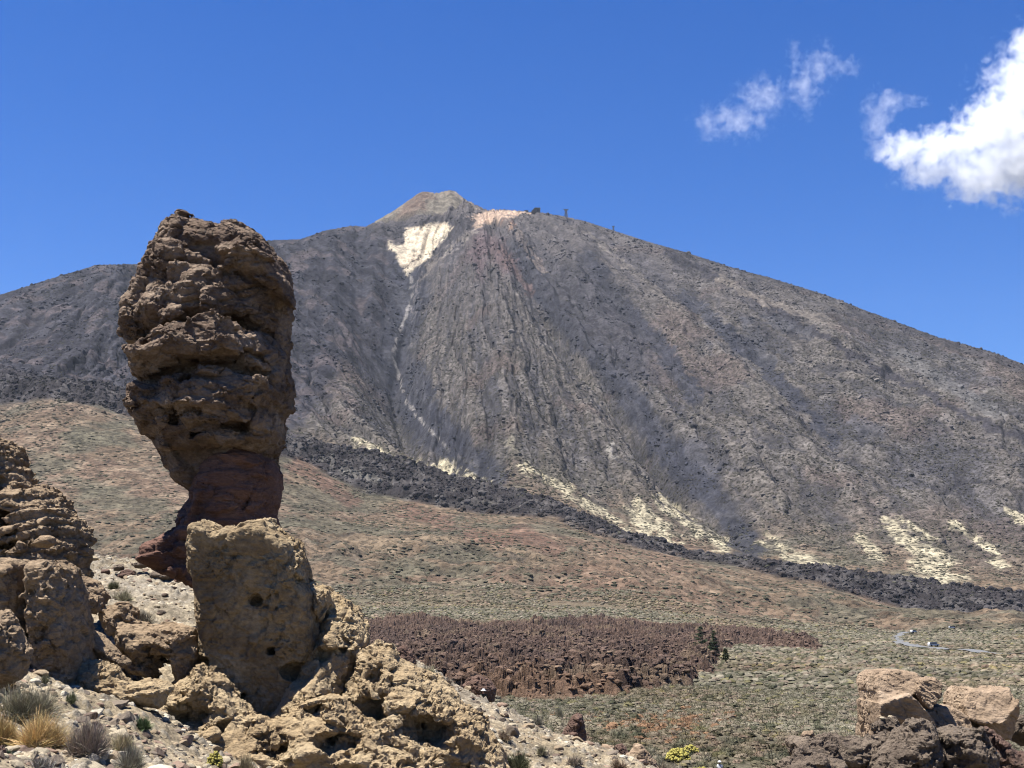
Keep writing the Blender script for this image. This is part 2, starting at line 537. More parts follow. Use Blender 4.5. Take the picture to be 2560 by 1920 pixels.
rock('head', [lump(cap, TW, 4.2, 3.2, 2.2, 0.14, 0.3, fr=.2), lump(brow, TW - 2.6, 2.2, 1.2, 2.6, -0.34, 0, 0.05, .7), lump(face, TW - 2.6, 2.1, 1.8, 2.0, 0.02, 0, 0.08, .6), lump(ear, TW, 2.8, 1.2, 2.2, 0, 0.2, fr=.1),
              lump(cheek, TW, 3.0, 1.2, 2.2, 0, 0.4, fr=.1), lump(band, TW - 1.2, 5.2, 2.3, 2.0, -0.12, 0, 0.05, .25), lump(jaw, TW - 1.2, 4.8, 2.2, 2.0, -0.28, 0, 0.05, .25), lump(lip, TW - 3.6, 1.6, 0.6, 2.2, -0.2, 0, 0.04, .8), lump(chin, TW + .4, 4.0, 2.2, 2.2, -0.28, 0, 0.15, .1)],
     M_head, vox=0.085, parent=tower, n1=0.34, s1=2.2, n2=0.24, s2=0.75, strata=0.24, period=1.2, seed=2, fine=0.06, crack=0.13, ccell=1.0, flat=1.5, warp=1.2,
     cuts=[([(470, 930), (445, 1000), (430, 1050)], FR - .6, 0.16, 1.0), ([(390, 650), (500, 632), (560, 662), (640, 705), (715, 748)], FR, 0.17, 1.1), ([(420, 565), (500, 618), (525, 628), (530, 560)], FR + .4, 0.18, 1.0),
           ([(352, 850), (395, 812), (440, 798), (520, 785), (590, 793), (650, 818), (700, 860)], FR, 0.22, 1.9), ([(345, 945), (400, 925), (480, 905), (560, 900), (630, 908), (690, 940), (725, 975)], FR - 1.0, 0.30, 1.7),
           ([(475, 1098), (520, 1076), (600, 1070), (660, 1092)], FR, 0.13, 0.8)])
neck = [(500, 1130), (478, 1190), (473, 1233), (461, 1259), (447, 1273), (440, 1320), (430, 1400), (690, 1420), (690, 1317), (684, 1285), (690, 1265), (698, 1244), (698, 1180), (665, 1120), (620, 1088), (560, 1084)]
rib = [(515, 1180), (482, 1235), (458, 1270), (442, 1318), (434, 1345), (436, 1400), (490, 1400), (508, 1300), (528, 1215)]
rock('neck', [lump(neck, TW, 4.1, 2.6, 2.0, -0.20, 0.1, fr=.2), lump(rib, TW - 2.2, 2.4, 1.2, 2.0, 0.2, 0, .15, .3)], M_neck, vox=0.1, parent=tower, n1=0.25, s1=2.5, n2=0.07, s2=0.9, strata=0.16, period=0.8, seed=5, fine=0.03, crack=0.06, ccell=1.4, flat=2.2, warp=0.5)
foot = [(447, 1275), (441, 1318), (410, 1331), (384, 1345), (360, 1356), (350, 1378), (354, 1412), (405, 1436), (456, 1460), (500, 1470), (520, 1300), (490, 1262)]
rock('foot', [lump(foot, TW - 1.4, 2.6, 0.8, 2.2, 0.25, 0, .2, .3)], M_neck, vox=0.085, parent=tower, n1=0.2, s1=2.0, n2=0.10, s2=0.7, strata=0.42, period=0.75, seed=8, fine=0.03, crack=0.10, ccell=1.2, flat=1.6, tiltx=-0.25)

# --- the yellow outcrop before it
shield = [(476, 1318), (500, 1297), (531, 1308), (547, 1322), (568, 1310), (590, 1317), (603, 1306), (627, 1300), (667, 1298), (675, 1313), (693, 1326), (709, 1337), (737, 1355), (738, 1374),
          (746, 1393), (754, 1419), (755, 1446), (780, 1480), (790, 1600), (760, 1720), (700, 1820), (600, 1850), (520, 1800), (470, 1700), (478, 1650), (485, 1591), (478, 1525), (473, 1456), (465, 1408), (464, 1361)]
crest = [(476, 1318), (500, 1295), (531, 1306), (547, 1320), (568, 1308), (590, 1316), (603, 1304), (627, 1298), (667, 1294), (680, 1313), (709, 1335), (739, 1355), (748, 1393), (756, 1446), (715, 1432), (690, 1385), (640, 1372), (610, 1400), (560, 1408), (500, 1400), (466, 1405), (464, 1361)]
should = [(745, 1440), (765, 1456), (797, 1462), (818, 1477), (860, 1499), (881, 1520), (897, 1546), (911, 1576), (913, 1605), (905, 1640), (880, 1680), (850, 1780), (700, 1860), (640, 1850), (690, 1780), (740, 1680), (762, 1580), (766, 1500)]
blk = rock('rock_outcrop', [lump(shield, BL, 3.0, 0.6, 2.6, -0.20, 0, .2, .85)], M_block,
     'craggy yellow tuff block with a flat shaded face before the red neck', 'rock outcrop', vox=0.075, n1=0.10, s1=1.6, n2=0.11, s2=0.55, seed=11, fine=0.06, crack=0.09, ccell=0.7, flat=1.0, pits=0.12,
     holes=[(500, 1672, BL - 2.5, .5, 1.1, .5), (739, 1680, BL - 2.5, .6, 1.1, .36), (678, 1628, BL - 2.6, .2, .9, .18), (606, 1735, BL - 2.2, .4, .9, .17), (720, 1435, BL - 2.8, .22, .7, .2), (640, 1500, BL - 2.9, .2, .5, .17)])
CR = [[(474, 1400), (462, 1362), (474, 1320), (486, 1300), (500, 1290), (515, 1304), (535, 1306), (545, 1326), (535, 1372), (510, 1396)], [(530, 1370), (536, 1322), (556, 1318), (568, 1304), (592, 1318), (600, 1340), (590, 1392), (560, 1404)],
      [(588, 1380), (592, 1316), (604, 1302), (628, 1292), (668, 1290), (682, 1312), (676, 1356), (640, 1368), (620, 1396)], [(664, 1372), (672, 1316), (696, 1322), (712, 1334), (742, 1353), (742, 1376), (720, 1404), (690, 1392)], [(706, 1420), (716, 1372), (740, 1372), (752, 1393), (760, 1420), (760, 1452), (730, 1446)]]
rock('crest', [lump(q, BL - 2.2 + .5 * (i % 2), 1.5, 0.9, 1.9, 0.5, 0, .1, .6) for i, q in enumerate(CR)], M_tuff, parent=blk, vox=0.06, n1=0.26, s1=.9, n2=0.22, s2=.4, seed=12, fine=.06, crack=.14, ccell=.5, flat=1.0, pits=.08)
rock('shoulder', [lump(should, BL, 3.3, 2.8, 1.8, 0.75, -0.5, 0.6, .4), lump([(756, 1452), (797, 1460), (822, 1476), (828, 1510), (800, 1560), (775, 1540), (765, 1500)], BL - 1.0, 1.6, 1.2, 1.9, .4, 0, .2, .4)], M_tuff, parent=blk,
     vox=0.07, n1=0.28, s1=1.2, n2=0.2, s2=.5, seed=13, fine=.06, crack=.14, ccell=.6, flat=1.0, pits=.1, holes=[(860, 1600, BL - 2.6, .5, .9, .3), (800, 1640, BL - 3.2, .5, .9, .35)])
mound = [(871, 1629), (879, 1626), (926, 1605), (957, 1616), (992, 1645), (1039, 1673), (1101, 1704), (1140, 1731), (1159, 1762), (1210, 1793), (1237, 1840), (1268, 1887), (1290, 1960), (800, 1990), (780, 1850), (838, 1754), (866, 1677)]
rock('rock_outcrop', [lump(mound, 59, 4.6, 4.2, 1.7, 0.42, 0.8)], M_tuff, 'pitted yellow rock mound with round hollows sloping down to the scree', 'rock outcrop', vox=0.075, n1=0.32, s1=1.5, n2=0.2, s2=0.55,
     seed=14, fine=0.07, crack=0.14, ccell=0.6, flat=1.1, pits=0.12, strata=0.16, period=1.1,
     holes=[(934, 1694, 58.0, .36, 1.6, .24), (912, 1772, 56.6, .85, 1.9, .62), (1085, 1835, 55.8, 1.5, 2.2, .75), (950, 1660, 58.2, .55, .9, .25), (1150, 1862, 55.2, .8, 1.8, .5)])
apron = [(335, 1800), (385, 1745), (440, 1690), (470, 1655), (500, 1680), (530, 1690), (570, 1740), (612, 1790), (680, 1800), (735, 1765), (790, 1740), (850, 1740), (900, 1790), (1000, 1850), (1100, 1880), (1130, 1990), (480, 1990), (340, 1900)]
rock('rock_outcrop', [lump(apron, 56.5, 3.6, 3.4, 1.7, 0.5, 0.6)], M_tuff, 'low rough apron of yellow rock beneath the shaded tuff face', 'rock outcrop', vox=0.08, n1=0.38, s1=1.4, n2=0.2, s2=0.6,
     seed=17, fine=0.07, crack=0.16, ccell=0.7, flat=1.3, pits=0.12, strata=0.22, period=1.0,
     holes=[(490, 1795, 55.2, 1.1, 2.2, .62), (780, 1782, 55.4, .8, 2.0, .42), (860, 1862, 54.0, .9, 1.8, .35), (700, 1855, 54.2, .45, 1.4, .4)])

# --- cliffs and slabs of the near hillside
cliff = [(-60, 1070), (0, 1098), (15, 1120), (20, 1150), (45, 1190), (55, 1205), (80, 1200), (110, 1215), (130, 1230), (155, 1265), (183, 1300), (195, 1330), (198, 1370), (196, 1420), (190, 1500), (150, 1580), (60, 1620), (-60, 1620)]
rock('cliff', [lump(cliff, 66, 3.6, 2.0, 1.9, 0.16)], M_tan, 'layered tan cliff of stepped brick-like blocks rising over the hillside', 'cliff', vox=0.085, n1=0.42, s1=1.7, n2=0.16, s2=0.6,
     seed=20, strata=0.42, period=0.55, fine=0.05, crack=0.2, ccell=0.85, flat=2.0, tiltx=-0.28, warp=0.3, cuts=[([(47, 1190), (40, 1260), (60, 1330)], 66, 0.16, -1.6), ([(-20, 1340), (30, 1370), (90, 1380)], 66, 0.12, -1.8)])
rock('boulder', [lump([(72, 1362), (85, 1350), (100, 1338), (125, 1336), (136, 1345), (134, 1360), (118, 1371), (90, 1368)], 60.5, 0.55, 0.5)], M_tan, 'smooth tan boulder perched on the ledge of the layered cliff', 'boulder',
     vox=0.05, n1=0.05, n2=0.03, s2=.4, fine=0.02, crack=0.02, seed=22)
rock('flat_rock', [lump([(163, 1395), (180, 1384), (205, 1379), (225, 1388), (242, 1394), (238, 1400), (205, 1404), (185, 1401)], 70, 0.8, 0.3)], M_cream, 'flat cream slab lying at the foot of the layered cliff', 'rock',
     vox=0.05, n1=0.04, n2=0.03, s2=.4, fine=0.015, crack=0.02, seed=23)
blk1 = [(-60, 1400), (0, 1392), (40, 1398), (56, 1410), (58, 1500), (60, 1600), (64, 1700), (-60, 1740)]
blk2 = [(56, 1420), (80, 1398), (122, 1394), (155, 1416), (170, 1480), (174, 1560), (180, 1650), (184, 1740), (120, 1750), (60, 1720), (50, 1600), (54, 1500)]
rock('rock_outcrop', [lump(blk1, 54, 2.4, 0.6, 2.4, -0.22, 0, .1, .8), lump(blk2, 53.6, 2.2, 0.6, 2.4, -0.2, 0, 0.06, .8)], M_tan, 'pair of tall shaded blocks with lit tops and a vertical crack', 'rock outcrop', vox=0.075, n1=0.36, s1=1.3, n2=0.18, s2=0.5,
     seed=25, fine=0.05, crack=0.12, ccell=0.8, flat=1.2, pits=0.05, strata=.15, period=.7)
top1 = [(140, 1425), (180, 1432), (235, 1452), (262, 1490), (255, 1525), (200, 1545), (150, 1545), (148, 1470)]
rock('rock_outcrop', [lump(top1, 60, 1.8, 1.5, 1.7, 0.35)], M_tan, 'crumbly tan shelf between the cliff and the grey rubble slope', 'rock outcrop', vox=0.08, n1=0.25, s1=1.2, n2=0.14, s2=.5, seed=27, crack=0.14, ccell=0.6)
slab = [(146, 1530), (165, 1522), (188, 1545), (215, 1568), (250, 1582), (285, 1620), (322, 1657), (305, 1666), (262, 1650), (230, 1638), (200, 1644), (172, 1625), (152, 1590)]
rock('rock_slab', [lump(slab, 56, 1.2, 0.9, 1.9, 0.35)], M_tan, 'long tan slab leaning down beside the shaded blocks', 'rock', vox=0.07, n1=0.12, s1=1.2, n2=0.1, s2=.5, seed=29, crack=0.07, ccell=0.6)
mid = [(235, 1530), (240, 1512), (262, 1508), (312, 1508), (325, 1540), (362, 1565), (420, 1556), (482, 1570), (490, 1640), (445, 1720), (420, 1712), (405, 1668), (385, 1648), (376, 1700), (330, 1692), (300, 1655), (268, 1592), (240, 1560)]
rock('rock_outcrop', [lump(mid, 60, 2.4, 1.8, 1.8, 0.25)], M_tan, 'lumpy tan outcrop with a dark wedge opening beside the yellow block', 'rock outcrop', vox=0.075, n1=0.3, s1=1.5, n2=0.16, s2=.5, seed=31, crack=0.13, ccell=0.7, strata=.12, period=.8,
     holes=[(402, 1672, 58.5, .45, 2.5, .75), (320, 1610, 57.6, .7, .5, .35)])
m5 = [(160, 1720), (172, 1672), (192, 1655), (250, 1650), (300, 1690), (330, 1704), (370, 1692), (410, 1705), (428, 1722), (400, 1770), (300, 1770), (200, 1750)]
rock('rock_outcrop', [lump(m5, 53.5, 1.6, 1.5, 1.8, 0.5)], M_tuff, 'low pale mound under the leaning tan slab', 'rock outcrop', vox=0.075, n1=0.2, s1=1.2, n2=0.13, s2=.5, seed=33, crack=0.1, ccell=0.6)
rock('boulder', [lump([(-40, 1530), (0, 1528), (20, 1545), (42, 1570), (44, 1600), (62, 1625), (56, 1650), (42, 1700), (-40, 1730)], 45, 1.5, 1.2, 2, -0.1)], M_tan, 'dark tan boulder with a pale top cut by the picture edge', 'boulder', vox=0.07, n1=0.15, n2=0.1, s2=.5, seed=35, crack=0.12, ccell=.7)
rock('boulder', [lump([(-40, 1880), (0, 1862), (6, 1880), (8, 1940), (-40, 1960)], 34, .5, .4)], M_purple, 'dark stone at the bottom corner below the dry grass', 'boulder', vox=0.05, n1=0.05, n2=0.04, s2=.4, seed=36)

# --- the grey and peach blocks at the other side
KW = dict(vox=0.045, n1=0.10, s1=1.3, n2=0.05, s2=.4, fine=.02, crack=0.05, ccell=.5, strata=.09, period=.33, tiltx=.6, flat=1.0)
rock('boulder', [lump([(2175, 1712), (2184, 1692), (2203, 1680), (2240, 1676), (2288, 1679), (2298, 1694), (2304, 1716), (2262, 1742), (2222, 1752), (2184, 1770)], 53, 1.6, 0.15, 6, 0.8, 0, .04, .5),
                 lump([(2182, 1755), (2215, 1742), (2255, 1728), (2300, 1768), (2330, 1800), (2320, 1850), (2190, 1855)], 52.8, 1.8, 0.15, 6, -0.45, 0, .04, .6)], M_pale,
     'big peach boulder with a lit slanting top and dark underside', 'boulder', seed=43, **KW)
rock('boulder', [lump([(2284, 1724), (2300, 1700), (2335, 1694), (2351, 1714), (2340, 1742), (2313, 1770), (2296, 1748)], 51.7, .8, .12, 6, 0.35)], M_pale, 'pointed peach wedge leaning on the big peach boulder', 'boulder', vox=0.045, n1=0.05, n2=0.03, s2=.4, seed=42, crack=0.04, ccell=.5, strata=.06, period=.33, tiltx=.6)
rock('rock_slab', [lump([(2394, 1762), (2410, 1735), (2430, 1718), (2452, 1727), (2500, 1723), (2527, 1719), (2532, 1738), (2506, 1792), (2470, 1806), (2430, 1808), (2398, 1795)], 53, 1.4, 0.15, 6, 0.8, 0, .04, .5),
                   lump([(2440, 1800), (2496, 1788), (2531, 1738), (2538, 1790), (2526, 1850), (2460, 1860)], 53, 1.5, 0.15, 6, -0.45, 0, .04, .6)], M_pale,
     'tilted peach slab with stripes and dark shaded end', 'rock', seed=44, **KW)
rock('boulder', [lump([(2296, 1782), (2335, 1758), (2378, 1764), (2408, 1784), (2440, 1840), (2400, 1870), (2290, 1870)], 52.6, 1.4, 0.2, 5, 0.5)], M_pale, 'low cracked peach block filling the saddle between the two peach rocks', 'boulder', vox=0.055, n1=0.12, s1=1.0, n2=0.06, s2=.45, seed=47, fine=.02, crack=0.07, ccell=.6, strata=.10, period=.35, tiltx=.7)
fr = [('dark grey rock with two white pebbles on its crest', [(2188, 1812), (2215, 1797), (2240, 1793), (2262, 1815), (2245, 1840), (2195, 1836)], 49, .9, M_grey),
      ('rounded grey lava boulder in the middle of the dark heap', [(2240, 1840), (2272, 1806), (2300, 1797), (2335, 1803), (2352, 1820), (2372, 1870), (2360, 1960), (2170, 1970), (2196, 1895), (2222, 1865)], 46, 1.9, M_grey),
      ('brown crusty boulder beneath the tilted peach slab', [(2346, 1826), (2400, 1815), (2455, 1820), (2482, 1850), (2505, 1890), (2510, 1970), (2345, 1970)], 46.5, 1.8, M_grey),
      ('long dark grey ledge at the head of the lava heap', [(1974, 1858), (1985, 1840), (2010, 1845), (2050, 1838), (2120, 1845), (2170, 1850), (2230, 1833), (2250, 1850), (2215, 1905), (2150, 1940), (2050, 1930), (1982, 1890)], 47, 1.6, M_grey),
      ('low grey lava lump with a broken face under the long ledge', [(1936, 1960), (1958, 1906), (1998, 1880), (2040, 1878), (2062, 1876), (2078, 1896), (2120, 1903), (2130, 1960)], 43.5, 1.2, M_grey),
      ('pale grey boulder standing against the picture edge', [(2512, 1838), (2530, 1800), (2560, 1787), (2610, 1790), (2620, 1880), (2565, 1872), (2540, 1852)], 55, 1.3, M_grey),
      ('brown wedge stone sloping down beside the pale grey boulder', [(2470, 1815), (2500, 1835), (2545, 1872), (2610, 1900), (2610, 1970), (2490, 1970)], 47.5, 1.2, M_purple)]
for i, (lb, pl, Y, T, mt) in enumerate(fr):
    rock('boulder', [lump(pl, Y, T, T * .8, 1.8, -0.05)], mt, lb, 'boulder', vox=0.055, group='dark lava boulders in the heap', n1=0.2, s1=1.0, n2=0.13, s2=.45, seed=50 + i * 3, fine=.04, crack=0.12, ccell=.5, flat=1.3, pits=.06)
rock('stone', [lump([(2002, 1840), (2010, 1828), (2034, 1826), (2040, 1840), (2018, 1848)], 47.0, .3, .25)], M_pale, 'small tan stone sitting on the long grey ledge', 'stone', vox=0.03, n1=0.03, n2=0.02, s2=.3, fine=.01, crack=.02, ccell=.3, seed=71)
for i, (a, b, lb) in enumerate([(2206, 1796, 'white pebble on the dark grey rock, nearest the slope'), (2227, 1793, 'white pebble on the crest of the dark grey rock')]):
    rock('pebble', [lump([(a - 8, b), (a - 4, b - 5), (a + 4, b - 4), (a + 8, b + 2), (a, b + 5)], 48.9, .1, .1)], M_cream, lb, 'pebble', vox=0.02, n1=0.01, n2=0.01, s2=.2, fine=0, crack=0, seed=73 + i)

# --- boulders lower on the slope
bd = [('upright brown slab with a dark shaded flank amid the scrub edge', [(1403, 1838), (1420, 1806), (1432, 1788), (1445, 1782), (1456, 1786), (1464, 1820), (1470, 1860), (1440, 1862), (1410, 1855)], 80, .8, M_purple),
      ('pale angular block leaning beside the dark boulder', [(1494, 1885), (1505, 1860), (1520, 1861), (1537, 1866), (1539, 1900), (1500, 1905)], 77, .7, M_pale),
      ('round dark brown boulder between the pale and the peach block', [(1537, 1864), (1558, 1858), (1572, 1878), (1584, 1905), (1545, 1912), (1536, 1895)], 77.5, .8, M_purple),
      ('peach topped boulder with black shadow side beside the twiggy bush', [(1566, 1890), (1588, 1862), (1605, 1858), (1622, 1880), (1640, 1905), (1656, 1940), (1600, 1940)], 76, .9, M_pale),
      ('pinkish overhanging boulder behind the person in a white hat', [(1155, 1715), (1170, 1696), (1195, 1687), (1225, 1700), (1242, 1720), (1236, 1760), (1190, 1765), (1165, 1745)], 92, 1.3, M_purple),
      ('purple brown boulder at the crest behind the pitted mound', [(982, 1660), (990, 1620), (1010, 1612), (1026, 1626), (1042, 1660), (1010, 1680)], 80, .9, M_purple)]
for i, (lb, pl, Y, T, mt) in enumerate(bd):
    rock('boulder', [lump(pl, Y, T, T * .8, 1.9, -0.1)], mt, lb, 'boulder', vox=0.06, n1=0.14, s1=1.0, n2=0.08, s2=.45, seed=80 + i * 3, fine=.03, crack=0.07, ccell=.5)
sb = [(318, 1440, 24, 18), (356, 1452, 26, 16), (405, 1440, 40, 20), (455, 1456, 36, 30), (440, 1510, 26, 22), (385, 1492, 18, 12), (230, 1440, 20, 12), (296, 1418, 16, 10), (350, 1412, 20, 10), (262, 1430, 14, 9)]
for i, (a, b, rx, ry) in enumerate(sb):
    rr = np.random.RandomState(i)
    pl = [(a + rx * math.cos(t) * rr.uniform(.8, 1.15), b - ry * math.sin(t) * rr.uniform(.8, 1.15)) for t in np.linspace(0, 2 * math.pi, 9)[:-1]]
    Yb = 82 if b > 1470 else 88
    rock('boulder', [lump(pl, Yb, .7 * rx / 25, .6 * rx / 25, 2)], M_grey if i % 3 else M_purple, ['grey', 'dark brown', 'blackish', 'large grey', 'broad dusty', 'small grey', 'rough tan', 'low grey', 'flat grey', 'little dark'][i] + ' boulder on the rubble slope behind the tower',
         'boulder', vox=0.06, group='boulders on the rubble slope behind the tower', n1=0.1, s1=.9, n2=0.06, s2=.4, seed=110 + i * 3, fine=.02, crack=0.05, ccell=.5)
# ------------------------------------------------------------------ terrain heights
def plain_z(r):
    return np.where(r < 300, -13.0, np.where(r < 1500, -13 + (r - 300) * 12.0 / 1200, -1 + (r - 1500) * 0.02))

S_ = 2560 / 2212.0
sky_px = np.array([0, 116, 243, 347, 500, 671, 752, 810, 880, 914, 984, 1051, 1065, 1091, 1108, 1124, 1138, 1161, 1190, 1218, 1245, 1288, 1328, 1350, 1406, 1460, 1533, 1620, 1715, 1852, 1914, 2061, 2187, 2344, 2480, 2560])
sky_py = np.array([737, 700, 662, 660, 635, 601, 598, 577, 564, 567, 527, 480, 479, 483, 479, 475, 478, 497, 512, 525, 523, 526, 530, 531, 540, 552, 576, 604, 631, 676, 691, 736, 785, 843, 880, 911])
flow_lo = [(-300, 1010), (0, 1015), (150, 992), (300, 1040), (560, 1080), (717, 1140), (902, 1226), (1157, 1279), (1388, 1296), (1620, 1377), (1851, 1423), (2083, 1469), (2314, 1533), (2560, 1552), (2860, 1570)]
flow_hi = [(-300, 960), (0, 955), (300, 985), (560, 1040), (740, 1105), (891, 1128), (1041, 1157), (1215, 1209), (1388, 1261), (1562, 1331), (1735, 1377), (1967, 1417), (2198, 1446), (2560, 1498), (2860, 1525)]
ctl = []
def C(px, py, Y): ctl.append((px, py, Y))
for Y in (110, 140, 200, 300, 450, 650):
    for px in (-600, 100, 800, 1500, 2200, 3100):
        C(px, 960 + F * math.tan(math.atan(-float(plain_z(np.array(Y * 1.0))) / Y) + PITCH), Y)
for q in [(900, 1535, 850), (1300, 1538, 850), (1700, 1548, 900), (2000, 1572, 1000), (2300, 1575, 1150), (2560, 1572, 1300), (300, 1500, 900), (-300, 1480, 900), (2900, 1570, 1300),
          (700, 1460, 1150), (1000, 1480, 1100), (1300, 1490, 1100), (1700, 1525, 1150), (2000, 1540, 1300), (250, 1420, 1150), (-300, 1400, 1150),
          (200, 1250, 1600), (-300, 1230, 1600), (700, 1290, 1600), (1000, 1350, 1500), (1300, 1390, 1450), (1600, 1440, 1400), (1900, 1490, 1450)]: C(*q)
for px, py in flow_lo: C(px, py, np.interp(px, [0, 717, 1157, 1620, 2083, 2560], [2050, 1950, 1850, 1750, 1650, 1550]))
for px, py in flow_hi: C(px, py, np.interp(px, [0, 740, 1215, 1735, 2560], [2300, 2200, 2120, 2000, 1850]))
for q in [(1215, 1150, 2250), (1200, 1000, 2700), (1200, 800, 3200), (1200, 620, 3750), (1700, 1200, 2350), (1700, 950, 2900), (1700, 750, 3450), (2300, 1350, 2150), (2300, 1100, 2650), (2300, 900, 3200),
          (400, 850, 2900), (0, 870, 2850), (-300, 850, 2850), (800, 900, 2900), (800, 720, 3450), (2860, 1300, 2200), (2860, 1130, 2650), (1020, 690, 3750), (1000, 880, 3200)]: C(*q)
skyY = lambda px: np.interp(px, [-300, 0, 243, 671, 880, 1051, 1228, 1330, 1533, 2061, 2560, 2860], [3400, 3500, 3650, 3900, 4050, 4200, 4200, 4150, 4100, 3700, 3350, 3150])
for px, py in [(-300, 830), (0, 737), (243, 665), (671, 601), (880, 566), (1051, 552), (1228, 526), (1330, 531), (1533, 576), (1715, 631), (1914, 691), (2187, 785), (2344, 843), (2560, 911), (2860, 1010)]:
    C(px, py, skyY(px)); C(px, py + 40, skyY(px) * 1.13); C(px, py + 160, skyY(px) * 1.35)
KL = 5.0
ca = np.array([math.atan2(*(lambda u: (u[0], u[1]))(unproject(a, b, Y))) for a, b, Y in ctl])
cY = np.array([math.hypot(*unproject(a, b, Y)[:2]) for a, b, Y in ctl])
ce = np.array([unproject(a, b, Y)[2] for a, b, Y in ctl]) / cY
far_tps = TPS(np.c_[ca * 14, np.log(cY) * KL], ce, 2e-3)

fg = [(0, 1925, 34), (300, 1925, 36), (640, 2010, 46), (900, 2030, 50), (1280, 1990, 57), (480, 1960, 44), (1500, 1925, 66), (1640, 1925, 71), (0, 1800, 42), (200, 1800, 46), (330, 1800, 50), (160, 1735, 50), (420, 1800, 55),
      (250, 1610, 66), (300, 1565, 72), (400, 1605, 68), (330, 1480, 82), (450, 1500, 80), (230, 1425, 92), (330, 1402, 96), (470, 1420, 96), (0, 1410, 90), (-200, 1380, 90), (-300, 1500, 60), (-300, 1700, 42),
      (600, 1920, 57), (800, 1930, 60), (700, 1700, 72), (850, 1640, 80), (940, 1630, 84), (1000, 1650, 84), (1050, 1672, 84), (1110, 1703, 84), (1200, 1748, 83), (1300, 1792, 81), (1400, 1845, 79), (1500, 1885, 77), (1620, 1925, 75),
      (1150, 1805, 72), (1250, 1865, 67), (1400, 1905, 69)]
P = [unproject(*q) for q in fg]
P += [(0, 4, -1.9), (-4, 12, -2.2), (4, 12, -2.4), (0, 22, -2.9), (-8, 22, -2.6), (8, 22, -3.3), (-14, 30, -2.6), (-5, 0, -1.8), (6, 0, -2.2)]
P += [unproject(px, 1560, Y)[:2] + (z,) for px, Y, z in [(1800, 50, -7.5), (1800, 70, -10.5), (1800, 95, -13.6), (2000, 44, -5.6), (2300, 46, -5.4), (2560, 46, -5.4), (2860, 46, -5.6), (2300, 60, -6.2), (2560, 62, -6.4), (2000, 62, -9), (2300, 82, -12.5), (2560, 82, -12.5),
      (1600, 92, -12), (1400, 100, -12.5), (1200, 97, -7.2), (1200, 112, -13), (1000, 100, -7), (1000, 116, -13), (700, 105, -6), (700, 122, -13), (470, 112, 0), (470, 130, -9), (330, 116, 1), (330, 135, -9), (100, 116, 1), (100, 135, -9), (-200, 116, 1), (-200, 135, -9), (2860, 82, -12.5), (3000, 60, -6)]]
P = np.array(P)
near_tps = TPS(P[:, :2] / 20, P[:, 2], 5e-3)

def interp_grid(fn, az, r, ga, gr):
    """fn on a coarse polar grid, brought to the fine one by linear interpolation in angle and log range."""
    A, RR = np.meshgrid(ga, gr)
    Z = fn(A, RR)
    T = np.empty((len(gr), len(az)))
    for i in range(len(gr)): T[i] = np.interp(az, ga, Z[i])
    lr, lg = np.log(r), np.log(gr)
    k = np.clip(np.searchsorted(lg, lr) - 1, 0, len(lg) - 2)
    t = np.clip((lr - lg[k]) / (lg[k + 1] - lg[k]), 0, 1)[:, None]
    # catmull-rom along range keeps the slopes smooth
    k0, k3 = np.maximum(k - 1, 0), np.minimum(k + 2, len(lg) - 1)
    a, b, c, d = T[k0], T[k], T[k + 1], T[k3]
    return 0.5 * (2 * b + (c - a) * t + (2 * a - 5 * b + 4 * c - d) * t ** 2 + (3 * b - a - 3 * c + d) * t ** 3)

def d2p(pts):  # outline read off an enlarged view of the photograph
    return [(a * S_, b * S_) for a, b in pts]

G1 = d2p([(885, 590), (890, 640), (870, 700), (850, 760), (860, 810), (880, 870), (920, 920), (980, 980), (1060, 1025)])
G2 = d2p([(1120, 545), (1150, 600), (1180, 640), (1260, 740), (1330, 810), (1400, 920), (1470, 1010), (1560, 1090), (1620, 1190)])
G4 = d2p([(905, 800), (930, 880), (1000, 960), (1040, 1010)])
G5 = d2p([(1270, 560), (1330, 650), (1420, 740), (1500, 850)])
G6 = d2p([(1480, 640), (1620, 760), (1720, 860), (1800, 960)])
G7 = d2p([(700, 560), (760, 660), (800, 730), (845, 790)])
RG3 = d2p([(1045, 520), (1055, 600), (1060, 700), (1085, 850), (1110, 1000)])
LV = d2p([(1440, 545), (1500, 575), (1700, 685), (1900, 795), (2100, 905), (2230, 955)])
FLW = [(a, b + (13 if a > 700 else 0)) for a, b in flow_hi] + flow_lo[::-1]
SUMMIT = (unproject(1120, 500, 4650)[0], 4650.0)

az_f = np.linspace(-R(21.6), R(21.6), 1180)
az_o = R(21.6) + np.cumsum(np.geomspace(R(0.05), R(2.5), 26))
AZ = np.r_[-az_o[::-1], az_f, az_o]

def far_z(az, r):
    ga = np.linspace(AZ[0], AZ[-1], 170); gr = np.exp(np.linspace(math.log(60), math.log(7500), 200))
    E = interp_grid(lambda A, RR: far_tps(A * 14, np.log(RR) * KL), az, r, ga, gr)
    A, RR = np.meshgrid(az, r)
    pz = plain_z(RR) / RR
    return E, A, RR

